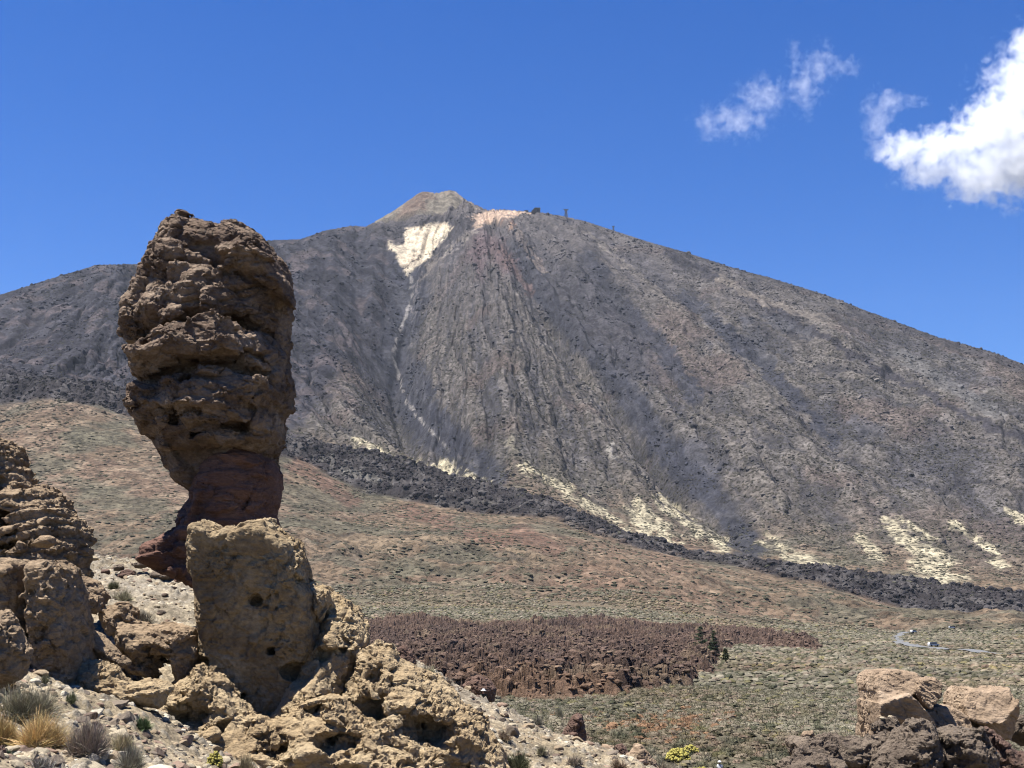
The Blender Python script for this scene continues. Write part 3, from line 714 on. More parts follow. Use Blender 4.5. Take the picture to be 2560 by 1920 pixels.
def build_far(r, name):
    E, A, RR = far_z(AZ, r)
    X, Y = RR * np.sin(A), RR * np.cos(A)
    Z = E * RR
    px, py = project(X, Y, Z)
    # ragged outlines: shift the lookup position with noise in world space
    nx = fbm2(X / 60, Y / 60, 4, 3) * 14; ny = fbm2(X / 60, Y / 60, 4, 9) * 8
    qx, qy = (px + nx).astype(f32), (py + ny).astype(f32)
    mt = sstep(2000, 2500, RR)                                        # mountain weight
    hill = sstep(900, 1250, RR)
    # flow lines: fans below the summit shoulder and the west shoulder, slanting scree between them
    gull = np.interp(py, [p[1] for p in G1], [p[0] for p in G1])
    wr = sstep(-30, 30, px - gull); wl = sstep(660, 560, px)
    def fan(ax, ay):
        return np.arctan2(px - ax, np.maximum(py - ay, 5)) * 620, np.hypot(px - ax, py - ay)
    p1, a1 = fan(1150, 400); p2, a2 = fan(650, 420); p3, a3 = (py - .85 * px) * .76, (px + .85 * py) * .76
    rs = a1
    def flow(fx, fa, o, sd):
        w1 = fbm2(X / 260, Y / 260, 3, sd + 60) * 22
        return wr * fbm2((p1 + w1) / fx, a1 / fa, o, sd) + (1 - wr) * (1 - wl) * fbm2((p3 + w1) / fx, a3 / fa, o, sd + 1) + (1 - wr) * wl * fbm2((p2 + w1) / fx, a2 / fa, o, sd + 2)
    streak = flow(70, 420, 4, 15)
    fine_streak = flow(17, 190, 4, 19)
    th = streak
    rv = flow(120, 800, 3, 81) + .12 * fbm2(X / 90, Y / 90, 3, 86)
    rv2 = flow(58, 520, 3, 88) + .12 * fbm2(X / 60, Y / 60, 3, 92)
    mod = sstep(-.3, .3, fbm2(X / 500, Y / 500, 2, 95))
    ravine = np.maximum(np.exp(-(rv / .075) ** 2) * (.4 + .6 * mod), .6 * np.exp(-(rv2 / .07) ** 2) * (1 - mod * .6)) * sstep(560, 820, py) * sstep(15, 60, line_dist(px.astype(f32), py.astype(f32), G1)) * sstep(10, 45, poly_sdf(px.astype(f32), py.astype(f32), [(940, 590), (1020, 550), (1140, 550), (1140, 590), (1040, 700), (1000, 690)]))
    crag = ridge2(X / 130, Y / 130, 5, 23)
    H = mt * (20 * streak - 15 * ravine + 2.6 * fine_streak + 4 * crag + 2.5 * ridge2(X / 32, Y / 32, 3, 27))
    H += hill * (1 - mt) * (13 * fbm2(X / 190, Y / 190, 4, 31) + 4 * ridge2(X / 120, Y / 120, 3, 33) + 2.6 * ridge2(X / 35, Y / 35, 4, 35)) * (1 - .8 * sstep(1400, 1650, RR)) + (1 - hill) * 1.0 * fbm2(X / 40, Y / 40, 4, 38)
    for g, wd, dep in ((G1, 80, 82), (G1, 14, 26), (G2, 70, 72), (G2, 16, 32), (G4, 36, 24), (G5, 40, 22), (G6, 38, 20), (G7, 45, 18)):
        H -= dep * np.exp(-(line_dist(px, py, g) / wd) ** 2) * mt * sstep(g[0][1] - 30, g[0][1] + 190, py)
    H += 58 * np.exp(-(line_dist(qx, qy, RG3) / 95) ** 2) * mt
    H += 14 * np.exp(-(line_dist(qx, qy, LV) / 12) ** 2) * mt
    dflow = poly_sdf(px + nx * .7, py + ny * .9, FLW)
    fl = sstep(4, -14, dflow)
    H += fl * (8 + 5 * ridge2(X / 60, Y / 40, 4, 41) + 5.0 * ridge2(X / 17, Y / 17, 4, 45))
    fl = sstep(6, -1, dflow)
    Z = Z + H
    # small summit cone behind the shoulder
    cxm = unproject(1095, 500, 4500)[0]
    dc = np.hypot(X - cxm, (Y - 4560) * .9)
    ztop = unproject(1095, 478, 4500)[2]
    an = np.arctan2(X - cxm, Y - 4560)
    Zc = ztop - np.maximum(dc - 62, 0) * 0.78 - np.maximum(dc - 240, 0) * 1.5 + 7 * fbm2(X / 45, Y / 45, 4, 50) + 5 * np.abs(fbm2(an * 6, dc / 200, 3, 52))
    Zc = np.where(dc < 62, ztop - 8 + 12 * np.abs(fbm2(X / 30, Y / 30, 3, 55)), Zc)
    cone = Zc > Z
    cw = sstep(-6, 10, Zc - Z) * (dc < 900)
    Z = np.where(dc < 900, np.maximum(Z, Zc), Z)
    if r[-1] > 3000:                                                   # true the skyline up, column by column
        E = Z / RR
        tx = 1280 + F * np.tan(AZ) * CT / 1.0
        for it in range(2):
            Ez = np.where(RR > 2300, Z / RR, -9)
            am = Ez.argmax(0)
            zz = Z[am, np.arange(len(AZ))]; xx = X[am, np.arange(len(AZ))]; yy = Y[am, np.arange(len(AZ))]
            spx, spy = project(xx, yy, zz)
            want = np.interp(spx, sky_px, sky_py)
            want = np.where(spx < 0, 737 - spx * 0.3, np.where(spx > 2560, 911 + (spx - 2560) * .36, want))
            err = (spy - want)
            ker = np.exp(-np.linspace(-2, 2, 13) ** 2); ker /= ker.sum()
            err = np.convolve(np.r_[[err[0]] * 6, err, [err[-1]] * 6], ker, 'valid')
            Z += (err * RR[am, np.arange(len(AZ))] / F)[None, :] * sstep(0.62, 0.95, RR / RR[am, np.arange(len(AZ))][None, :])
    px, py = project(X, Y, Z)
    return dict(X=X, Y=Y, Z=Z, px=px.astype(f32), py=py.astype(f32), RR=RR, A=A, fl=fl.astype(f32), cw=cw, mt=mt, hill=hill, ravine=ravine, streak=streak, fine=fine_streak, crag=crag, rs=rs, th=th)

def colours_far(g):
    X, Y, RR, mt, hill = g['X'], g['Y'], g['RR'], g['mt'], g['hill']
    nx = fbm2(X / 45, Y / 45, 5, 61, gain=.65) * 15; ny = fbm2(X / 45, Y / 45, 5, 69, gain=.65) * 9
    qx, qy = (g['px'] + nx).astype(f32), (g['py'] + ny).astype(f32)
    n1 = fbm2(X / 260, Y / 260, 5, 71); n2 = fbm2(X / 90, Y / 90, 5, 75); n3 = fbm2(X / 30, Y / 30, 4, 79)
    c = np.empty(X.shape + (3,), f32); veg = np.zeros(X.shape, f32)
    def put(m, col, amt=1.0):
        m = np.clip(m * amt, 0, 1)[..., None]
        c[:] = c * (1 - m) + np.asarray(col, f32) * m
    def poly(pts, col, feather=10, amt=1.0, rag=1.0, v=None):
        d = poly_sdf(qx, qy, pts)
        m = sstep(feather, -feather, d)
        put(m, col, amt)
        if v is not None: veg[:] = veg * (1 - m) + v * m
        return m
    def stroke(pts, wd, col, amt=1.0, v=None):
        m = sstep(wd, wd * 0.45, line_dist(qx, qy, pts))
        put(m, col, amt)
        if v is not None: veg[:] = veg * (1 - m) + v * m
        return m
    st = np.clip(g['streak'], -1, 1); fs = np.clip(g['fine'], -1, 1)
    TAN, DARK, GREY = (0.136, 0.120, 0.100), (0.046, 0.043, 0.047), (0.088, 0.084, 0.085)
    # plain and foothills
    c[:] = (0.155, 0.14, 0.10)
    put(sstep(-0.3, 0.5, n2), (0.125, 0.118, 0.08), 0.8)
    put(hill, (0.19, 0.142, 0.10))
    put(hill * sstep(0.05, 0.55, n1), (0.19, 0.132, 0.10), 0.55)
    put(hill * sstep(0.1, 0.6, -n1), (0.225, 0.175, 0.122), 0.8)
    put(hill * sstep(0.1, 0.45, n2 + .4 * n3 - .3 * n1), (0.092, 0.08, 0.066), 0.8)
    put(hill * sstep(0.15, 0.5, n3 + .3 * n1), (0.25, 0.20, 0.145), 0.5)
    put(hill * sstep(0.2, 0.5, fbm2(X / 150, Y / 150, 4, 183)), (0.115, 0.112, 0.082), 0.7)
    put(hill * sstep(0.15, 0.5, n2), (0.13, 0.118, 0.085), 0.7)
    veg[:] = 0.6
    poly(d2p([(1330, 1180), (1450, 1190), (1560, 1300), (1600, 1345), (1480, 1340), (1330, 1300), (1200, 1310), (1120, 1290), (1200, 1240)]), (0.225, 0.152, 0.11), 60, 0.55)
    for p_ in ([(1010, 1150), (1080, 1170), (1120, 1150), (1200, 1190)], [(880, 1100), (960, 1130)], [(640, 1000), (700, 1040), (760, 1080)]):
        stroke(d2p(p_), 26, (0.165, 0.095, 0.074), 0.6)
    # mountain: tan scrubby scree with darker and paler streaks
    put(mt, TAN); veg[:] = veg * (1 - mt) + 0.85 * mt
    put(mt * sstep(0.05, 0.5, st), (0.165, 0.146, 0.12), 0.85)
    put(mt * sstep(0.08, 0.45, -st), GREY, 0.85)
    put(mt * sstep(0.1, 0.45, fs), (0.175, 0.158, 0.135), 0.6)
    put(mt * sstep(0.08, 0.35, -fs), (0.068, 0.065, 0.066), 0.75)
    put(mt * g['ravine'], (0.062, 0.060, 0.064), 0.75); veg *= 1 - .7 * np.clip(g['ravine'], 0, 1) * mt
    put(mt * sstep(0.2, 0.6, n1), (0.155, 0.115, 0.092), 0.5)
    up = sstep(900, 560, g['py'] + n1 * 60)
    put(mt * up, (0.115, 0.105, 0.102), 0.6)
    veg *= 1 - 0.75 * up * mt
    # left flank: dark rock, with its shading also put into the colour
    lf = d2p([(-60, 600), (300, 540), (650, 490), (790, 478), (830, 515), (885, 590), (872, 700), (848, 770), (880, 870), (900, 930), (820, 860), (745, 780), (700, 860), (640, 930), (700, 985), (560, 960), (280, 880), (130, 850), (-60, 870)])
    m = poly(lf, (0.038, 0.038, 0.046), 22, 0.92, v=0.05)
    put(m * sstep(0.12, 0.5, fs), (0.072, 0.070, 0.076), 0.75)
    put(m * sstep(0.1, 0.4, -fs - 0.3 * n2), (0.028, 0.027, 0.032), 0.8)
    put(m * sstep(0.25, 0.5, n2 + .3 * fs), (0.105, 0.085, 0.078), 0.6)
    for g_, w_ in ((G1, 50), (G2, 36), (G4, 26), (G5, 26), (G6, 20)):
        mm = stroke(g_, w_ * 1.25, (0.044, 0.045, 0.053), 0.95, v=0.02)  # dark gully scree, deepened in colour to stand for shadow
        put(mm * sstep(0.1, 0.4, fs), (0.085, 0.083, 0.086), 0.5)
    # rocky dark area right of the middle gully and the long lava levees
    m = poly(d2p([(1180, 560), (1260, 570), (1330, 640), (1400, 740), (1420, 820), (1340, 800), (1240, 700), (1190, 630)]), (0.072, 0.069, 0.072), 40, 0.85, v=0.1)
    put(m * sstep(0.1, 0.4, n3), (0.036, 0.034, 0.038), 0.85)
    stroke(LV, 15, DARK, 0.9, v=0)
    stroke(d2p([(1380, 505), (1500, 548), (1600, 580), (1700, 612), (1800, 640)]), 15, (0.06, 0.057, 0.057), 0.75, v=0)
    stroke(d2p([(1840, 668), (1950, 700), (2060, 740), (2212, 795)]), 22, (0.06, 0.057, 0.057), 0.8, v=0)
    stroke(d2p([(1950, 770), (2060, 840), (2150, 890)]), 24, (0.15, 0.145, 0.13), 0.7, v=0.1)
    stroke(d2p([(1550, 600), (1650, 650), (1800, 700)]), 14, (0.21, 0.18, 0.14), 0.7, v=0.1)
    stroke(d2p([(1270, 500), (1370, 590), (1480, 680)]), 8, (0.20, 0.175, 0.14), 0.7)
    for a, b in (((1660, 690), (1740, 720)), ((1840, 905), (1900, 935)), ((1610, 700), (1660, 780))):
        stroke(d2p([a, b]), 20, (0.08, 0.08, 0.084), 0.7, v=0)
    m = poly([(1639, 1089), (1759, 1098), (1797, 1156), (1807, 1218), (1854, 1252), (1898, 1347), (1902, 1400), (1845, 1400), (1787, 1300), (1730, 1242), (1668, 1156)], (0.050, 0.051, 0.059), 26, 0.92, v=0.02)
    put(m * sstep(0.1, 0.5, fs), (0.10, 0.096, 0.095), 0.5)
    # red-brown ground under the shoulder
    poly([(1190, 575), (1248, 594), (1295, 660), (1262, 690), (1225, 640), (1200, 700), (1165, 640)], (0.125, 0.088, 0.085), 16, 0.75, v=0)
    stroke([(1248, 620), (1290, 680), (1330, 740)], 12, (0.17, 0.115, 0.095), 0.6, v=0)
    # summit cone
    put(g['cw'], (0.185, 0.165, 0.135)); veg *= 1 - g['cw']
    poly([(985, 527), (1050, 475), (1085, 485), (1060, 520), (1010, 545)], (0.16, 0.098, 0.078), 14, 0.6)
    stroke([(1118, 474), (1180, 512), (1225, 540)], 9, (0.09, 0.085, 0.08), 0.7)
    stroke([(1100, 476), (1150, 490), (1200, 522)], 6, (0.30, 0.25, 0.21), 0.8)
    poly([(930, 572), (1000, 552), (1110, 545), (1180, 540), (1180, 575), (1130, 600), (1080, 650), (1040, 560), (1000, 600), (950, 590)], (0.055, 0.051, 0.052), 10, 0.9, v=0)
    # white fumarole ground
    WH = [(1015, 572), (1047, 565), (1107, 556), (1134, 569), (1114, 587), (1094, 614), (1064, 654), (1037, 671), (1022, 690), (1007, 667), (997, 654), (967, 604), (987, 612), (1004, 617), (1014, 601)]
    m = sstep(5, -5, poly_sdf((g['px'] + .45 * nx).astype(f32), (g['py'] + .45 * ny).astype(f32), WH)); put(m, (0.64, 0.56, 0.43)); veg *= 1 - m
    put(m * sstep(0.1, 0.6, n3 + .5 * n2), (0.52, 0.42, 0.30), 0.4)
    poly([(1003, 662), (1025, 652), (1052, 636), (1050, 645), (1030, 660), (1010, 668)], (0.13, 0.09, 0.065), 3, 0.9)
    poly([(1178, 540), (1228, 526), (1288, 522), (1330, 528), (1278, 544), (1228, 555), (1195, 570), (1181, 564)], (0.52, 0.39, 0.30), 6, 0.95, v=0)
    stroke([(1195, 566), (1134, 614), (1091, 650), (1050, 700)], 8, (0.24, 0.21, 0.17), 0.8, v=0)
    stroke([(1240, 552), (1290, 575), (1310, 610), (1360, 680)], 9, (0.22, 0.18, 0.145), 0.7, v=0)
    poly([(1265, 552), (1285, 552), (1283, 575), (1268, 575)], (0.34, 0.22, 0.15), 5, 0.8)
    put(sstep(6, 2.5, line_dist((g['px'] + .3 * nx).astype(f32), (g['py'] + .3 * ny).astype(f32), G1)) * sstep(1200, 1080, g['py']) * sstep(-.35, .15, n3), (0.27, 0.25, 0.215), 0.8)
    stroke(d2p([(905, 590), (900, 640), (890, 690)]), 5, (0.21, 0.19, 0.17), 0.6)
    # pale yellow pumice
    PUM = (0.50, 0.45, 0.32)
    def pum(m, n=0.25):
        put(m * sstep(-0.5 - n, 0.3 - n, .5 * n3 + .8 * fs + .2 * n2), PUM, 0.92)
    def pst(pts, wd): 
        pum(sstep(wd, wd * .4, line_dist(qx, qy, pts)))
        veg[:] = np.where(line_dist(qx, qy, pts) < wd, 0.75, veg)
    pst([(1310, 1165), (1371, 1200), (1453, 1245), (1520, 1292), (1590, 1343)], 15)
    pum(sstep(8, -8, poly_sdf(qx, qy, [(1572, 1261), (1596, 1242), (1639, 1285), (1670, 1328), (1720, 1350), (1692, 1375), (1620, 1354), (1577, 1300)])))
    pst([(1648, 1247), (1701, 1290), (1763, 1342), (1807, 1367)], 22)
    pst([(1912, 1350), (1960, 1381), (2027, 1410), (2075, 1431)], 24)
    pst([(2147, 1342), (2170, 1360), (2195, 1386)], 20)
    pst([(2214, 1314), (2276, 1357), (2343, 1395), (2400, 1424)], 26)
    pst([(2290, 1410), (2353, 1443), (2400, 1467)], 30)
    pst([(2257, 1300), (2314, 1350)], 18)
    pst([(2386, 1314), (2458, 1357), (2506, 1414)], 16)
    pst([(2530, 1285), (2580, 1310)], 16)
    pst([(887, 1101), (944, 1129), (975, 1142)], 18)
    pst([(1034, 1152), (1078, 1180), (1139, 1180), (1209, 1211)], 18)
    pst([(1110, 1160), (1130, 1165)], 24)
    stroke([(1522, 1113), (1538, 1140)], 7, (0.32, 0.30, 0.27), 0.9, v=0)
    stroke([(1274, 1095), (1290, 1130)], 8, (0.26, 0.235, 0.17), 0.8, v=0)
    # dark lava tongue
    put(g['fl'], (0.045, 0.041, 0.044)); veg *= 1 - g['fl']
    put(g['fl'] * sstep(0.0, 0.4, n3), (0.105, 0.098, 0.096), 0.6)
    put(g['fl'] * sstep(20, 4, line_dist(qx, qy, [(781, 1130), (903, 1190), (1010, 1240)])) * sstep(-.1, .3, n3), (0.15, 0.143, 0.128), 0.8)
    put(g['fl'] * sstep(16, 4, line_dist(qx, qy, [(1150, 1230), (1240, 1262), (1330, 1290)])) * sstep(-.1, .3, n3), (0.13, 0.122, 0.11), 0.8)
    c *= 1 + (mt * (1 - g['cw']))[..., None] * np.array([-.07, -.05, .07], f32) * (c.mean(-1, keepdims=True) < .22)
    c *= (1 + 0.16 * n3 + 0.10 * n2)[..., None]
    return np.clip(c, 0.015, 0.8), np.clip(veg, 0, 1)

def terrain_mat(name, veg_scale, veg_col, bump_d, s_big, s_small):
    m, t, b = new_mat(name, 0.97)
    b.inputs['Specular IOR Level'].default_value = 0.05
    at = nd(t, 'Attribute', attribute_name='Col')
    tc = nd(t, 'TexCoord').outputs['Object']
    n1 = noise(t, tc, s_big, 8, 0.68); n2 = noise(t, tc, s_small, 5, 0.7)
    g = ramp(t, n1, [(0.3, (0.25, 0.25, 0.258)), (0.7, (0.78, 0.77, 0.75))])
    c = mixc(t, 1.0, at.outputs['Color'], g, 'MULTIPLY')
    g = ramp(t, noise(t, tc, s_big * 5, 4, 0.7), [(0.32, (0.55, 0.55, 0.55)), (0.68, (1.4, 1.4, 1.4))])
    c = mixc(t, 1.0, c, g, 'MULTIPLY')
    vo = nd(t, 'TexVoronoi', Scale=veg_scale); t.links.new(tc, vo.inputs['Vector'])
    d = math_n(t, 'ADD', vo.outputs['Distance'], math_n(t, 'MULTIPLY', math_n(t, 'SUBTRACT', n2, 0.5), 1.5))
    s = ramp(t, d, [(0.30, (1, 1, 1)), (0.42, (0, 0, 0))])
    fac = math_n(t, 'MULTIPLY', math_n(t, 'MULTIPLY', s, at.outputs['Alpha']), 0.85)
    c = mixc(t, fac, c, veg_col)
    t.links.new(c, b.inputs['Base Color'])
    h = math_n(t, 'ADD', math_n(t, 'MULTIPLY', n1, 1.0), math_n(t, 'MULTIPLY', s, math_n(t, 'MULTIPLY', at.outputs['Alpha'], 0.35)))
    bump(t, b, h, bump_d)
    return m

def grid_faces(nr, nc, mask=None):
    i = (np.arange(nr - 1)[:, None] * nc + np.arange(nc - 1)[None]).astype(np.int32)
    f = np.stack([i, i + 1, i + nc + 1, i + nc], -1)
    return f[mask] if mask is not None else f.reshape(-1, 4)

def compact(v, f, *more):
    u = np.zeros(len(v), bool); u[f.ravel()] = True
    mp = np.cumsum(u) - 1
    return (v[u], mp[f]) + tuple(a[u] for a in more)

def grid_obj(name, X, Y, Z, cols, mat, mask=None, kind='structure', smooth=True):
    v = np.stack([X, Y, Z], -1).reshape(-1, 3)
    f = grid_faces(*X.shape, mask)
    cl = cols.reshape(-1, cols.shape[-1])
    if mask is not None: v, f, cl = compact(v, f, cl)
    o = obj(name, mesh_np(name, v, f, smooth, mat, cl))
    tag(o, kind=kind)
    return o

# mountain and foothills
r_m = cumerge(np.geomspace(1000, 2050, 300), np.geomspace(2050, 4450, 640), np.linspace(4450, 4700, 40), np.geomspace(4700, 7000, 14))
GM = build_far(r_m, 'mountain')
cm, vm = colours_far(GM)
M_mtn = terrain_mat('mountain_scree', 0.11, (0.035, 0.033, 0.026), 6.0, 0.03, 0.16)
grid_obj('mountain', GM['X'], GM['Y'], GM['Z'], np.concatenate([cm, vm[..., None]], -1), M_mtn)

# plain between, wide sheet reaching the horizon on every side
r_p = cumerge(np.geomspace(84, 260, 330), np.geomspace(260, 1012, 330))
GP = build_far(r_p, 'plain')
GP['Z'] = np.where(GP['RR'] < 110, np.minimum(GP['Z'], -13.0 + 0.3 * fbm2(GP['X'] / 12, GP['Y'] / 12, 3, 84)), GP['Z'])
cp, vp = colours_far(GP)
M_pln = terrain_mat('scrub_plain_soil', 0.5, (0.085, 0.085, 0.055), 0.5, 0.5, 1.2)
grid_obj('plain', GP['X'], GP['Y'], GP['Z'], np.concatenate([cp, (vp * .6)[..., None]], -1), M_pln)
rb = np.array([2.0, 60, 400, 2000, 9000, 25000]); ab = np.linspace(-math.pi, math.pi, 73)
Ab, Rb = np.meshgrid(ab, rb)
M_far = plain_mat('far_ground', (0.15, 0.13, 0.10), 1.0, 0.2, 0.01)
ob = grid_obj('ground', Rb * np.sin(Ab), Rb * np.cos(Ab), np.full(Rb.shape, -26.0) , np.ones(Rb.shape + (3,)), M_far)

# near hillside
r_n = cumerge(np.geomspace(4, 30, 60), np.geomspace(30, 140, 620))
Zn = interp_grid(lambda A, RR: near_tps(RR * np.sin(A) / 20, RR * np.cos(A) / 20), AZ, r_n, np.linspace(AZ[0], AZ[-1], 160), np.exp(np.linspace(math.log(3.9), math.log(142), 150)))
An, Rn = np.meshgrid(AZ, r_n)
Xn, Yn = Rn * np.sin(An), Rn * np.cos(An)
Zn = Zn + 0.28 * fbm2(Xn / 3.5, Yn / 3.5, 4, 90) + 0.10 * ridge2(Xn / .9, Yn / .9, 3, 94) * sstep(10, 30, Rn)
w1, w2, wc = worley3(np.stack([Xn.ravel() / .5, Yn.ravel() / .5, np.zeros(Xn.size)], 1).astype(f32), 4)
stones = (np.maximum(0.42 - w1, 0) * (wc > 0.45) * 0.5 * (0.4 + wc)).reshape(Xn.shape)
Zn = Zn + stones
k1 = fbm2(Xn / 9, Yn / 9, 4, 97); k2 = fbm2(Xn / 2.2, Yn / 2.2, 4, 99)
cn = np.empty(Xn.shape + (3,), f32); cn[:] = (0.385, 0.315, 0.215)
def putn(m, col, a=1.0):
    m = np.clip(m * a, 0, 1)[..., None]; cn[:] = cn * (1 - m) + np.asarray(col, f32) * m
putn(sstep(70, 84, Rn), (0.33, 0.29, 0.23))
putn(sstep(0.05, 0.5, k1), (0.28, 0.235, 0.16), .8)
putn(sstep(0.1, 0.5, k2), (0.55, 0.47, 0.34), .6)
putn(sstep(0.15, 0.5, -k2), (0.23, 0.195, 0.145), .8)
putn((stones > 0.02) * 1.0, (0.34, 0.31, 0.26), .7)
M_near = terrain_mat('stony_soil', 2.2, (0.11, 0.10, 0.075), 0.12, 2.5, 7.0)
mask_n = (Zn[:-1, :-1] > -15.5) & (Rn[:-1, :-1] < 139)
grid_obj('hillside', Xn, Yn, Zn, np.concatenate([cn, np.full(Xn.shape + (1,), .35, f32)], -1), M_near, mask_n)

def near_h(x, y):
    return near_tps(np.asarray(x, float) / 20, np.asarray(y, float) / 20)
def gz(x, y):
    """Ground height at world points."""
    x, y = np.atleast_1d(np.asarray(x, float)), np.atleast_1d(np.asarray(y, float))
    a, r = np.arctan2(x, y), np.hypot(x, y)
    def look(rows, Z):
        i = np.clip(np.searchsorted(rows, r) - 1, 0, len(rows) - 2); j = np.clip(np.searchsorted(AZ, a) - 1, 0, len(AZ) - 2)
        u = np.clip((r - rows[i]) / (rows[i + 1] - rows[i]), 0, 1); v = np.clip((a - AZ[j]) / (AZ[j + 1] - AZ[j]), 0, 1)
        return (Z[i, j] * (1 - u) + Z[i + 1, j] * u) * (1 - v) + (Z[i, j + 1] * (1 - u) + Z[i + 1, j + 1] * u) * v
    h = np.where(r < 84, -99.0, np.where(r < 1005, look(r_p, GP['Z']), look(r_m, GM['Z'])))
    return np.maximum(h, np.where(r < 138, look(r_n, Zn), -99))
def hit(px, py, lo=6.0, hi=6000.0):
    """Where the sight line through a photo point first meets the ground."""
    t = np.geomspace(lo, hi, 4000)
    ux, uy, uz = unproject(px, py, 1.0)
    b = gz(ux * t, uy * t) - uz * t
    k = int(np.argmax(b > 0)) if (b > 0).any() else len(t) - 1
    return ux * t[k], uy * t[k], float(gz(ux * t[k], uy * t[k])[0])
# ------------------------------------------------------------------ lava field
LAVA = [(890, 1600), (900, 1555), (1034, 1535), (1156, 1552), (1300, 1555), (1465, 1543), (1569, 1546), (1640, 1556), (1707, 1565), (1873, 1570), (1983, 1587), (2049, 1602), (2052, 1622), (2027, 1628), (1928, 1620),
        (1850, 1614), (1800, 1627), (1795, 1640), (1784, 1673), (1707, 1717), (1542, 1739), (1349, 1756), (1266, 1750), (1100, 1745), (900, 1720), (850, 1640)]
def col_mat(name, rough=0.95, var=0.25, scale=6.0, bump_d=0.0, bump_s=8.0, trans=0.0):
    m, t, b = new_mat(name, rough)
    b.inputs['Specular IOR Level'].default_value = 0.08
    at = nd(t, 'Attribute', attribute_name='Col')
    tc = nd(t, 'TexCoord').outputs['Object']
    g = ramp(t, noise(t, tc, scale, 6, 0.65), [(0.3, (ALB * (1 - var),) * 3), (0.7, (ALB * (1 + var),) * 3)])
    t.links.new(mixc(t, 1.0, at.outputs['Color'], g, 'MULTIPLY'), b.inputs['Base Color'])
    if bump_d: bump(t, b, noise(t, tc, bump_s, 8, 0.7), bump_d)
    return m

M_lava = col_mat('red_brown_lava', 0.95, 0.35, 1.2, 0.6, 3.0)
az_l = np.linspace(math.atan2(*unproject(830, 1600, 1.0)[:2]), math.atan2(*unproject(2075, 1600, 1.0)[:2]), 900)
r_l = np.geomspace(205, 985, 1250)
Al, Rl = np.meshgrid(az_l, r_l)
Xl, Yl = Rl * np.sin(Al), Rl * np.cos(Al)
Zl = gz(Xl.ravel(), Yl.ravel()).reshape(Xl.shape)
pxl, pyl = project(Xl, Yl, Zl)
wv = fbm2(Xl / 14, Yl / 14, 4, 101)
dl = poly_sdf((pxl + 26 * wv).astype(f32), (pyl + 7 * wv).astype(f32), LAVA)
ml = sstep(3, -16, dl)
hh = np.zeros(Xl.shape, f32)
for s, a, sd in ((6.5, 2.0, 3), (2.6, 1.5, 5), (1.15, 0.6, 7)):
    pw = np.stack([Xl.ravel() / s, Yl.ravel() / s, np.zeros(Xl.size)], 1).astype(f32)
    fa, fe, cid = facet3(pw, sd)
    hh += (a * (0.8 * fa + 1.1 * (cid - .5) - .45 * sstep(.12, 0, fe))).reshape(Xl.shape)
hh += 1.2 * fbm2(Xl / 30, Yl / 30, 3, 104)
Zl2 = Zl - 0.6 + ml * (2.4 + hh)
cl = np.empty(Xl.shape + (3,), f32); cl[:] = (0.125, 0.085, 0.066)
fr_ = sstep(1665, 1735, pyl + 25 * wv)[..., None]
cl[:] = cl * (1 - fr_) + np.array((0.17, 0.11, 0.074), f32) * fr_
kk = sstep(-.1, .5, fbm2(Xl / 22, Yl / 22, 4, 107))[..., None]
cl[:] = cl * (1 - .6 * kk) + np.array((0.082, 0.06, 0.053), f32) * .6 * kk
cl *= (0.75 + 0.5 * cid.reshape(Xl.shape))[..., None]
tanp = sstep(.25, .5, fbm2(Xl / 40, Yl / 16, 4, 109))[..., None] * 0.5
cl[:] = cl * (1 - tanp) + np.array((0.24, 0.18, 0.12), f32) * tanp
grid_obj('lava_field', Xl, Yl, Zl2, cl, M_lava, (ml[:-1, :-1] > 0.02), smooth=False)

# ------------------------------------------------------------------ stones and plants: small meshes that are copied or merged
def ico(sub):
    t = (1 + 5 ** .5) / 2
    v = [(-1, t, 0), (1, t, 0), (-1, -t, 0), (1, -t, 0), (0, -1, t), (0, 1, t), (0, -1, -t), (0, 1, -t), (t, 0, -1), (t, 0, 1), (-t, 0, -1), (-t, 0, 1)]
    f = [(0, 11, 5), (0, 5, 1), (0, 1, 7), (0, 7, 10), (0, 10, 11), (1, 5, 9), (5, 11, 4), (11, 10, 2), (10, 7, 6), (7, 1, 8), (3, 9, 4), (3, 4, 2), (3, 2, 6), (3, 6, 8), (3, 8, 9), (4, 9, 5), (2, 4, 11), (6, 2, 10), (8, 6, 7), (9, 8, 1)]
    v = [np.array(a, float) / np.linalg.norm(a) for a in v]
    for _ in range(sub):
        c = {}; nf = []
        def mid(a, b):
            k = (min(a, b), max(a, b))
            if k not in c:
                m = v[a] + v[b]; v.append(m / np.linalg.norm(m)); c[k] = len(v) - 1
            return c[k]
        for a, b, d in f:
            ab, bd, da = mid(a, b), mid(b, d), mid(d, a)
            nf += [(a, ab, da), (b, bd, ab), (d, da, bd), (ab, bd, da)]
        f = nf
    return np.array(v, f32), np.array(f, np.int32)

def stone_shape(seed, sub=2, cuts=9):
    """Angular stone: a ball cut by random planes."""
    v, f = ico(sub); rs = np.random.RandomState(seed)
    v = v.copy()
    for _ in range(cuts):
        n = rs.normal(size=3); n /= np.linalg.norm(n); d = rs.uniform(.45, .85)
        s = v @ n - d
        v -= np.outer(np.maximum(s, 0), n)
    v *= np.array([1.0, rs.uniform(.6, 1), rs.uniform(.45, .8)])
    v += 0.05 * np.stack([perlin3(*(v * 3).T.astype(f32), seed + k) for k in (1, 2, 3)], 1)
    v /= np.abs(v[:, :2]).max()
    return v.astype(f32), f

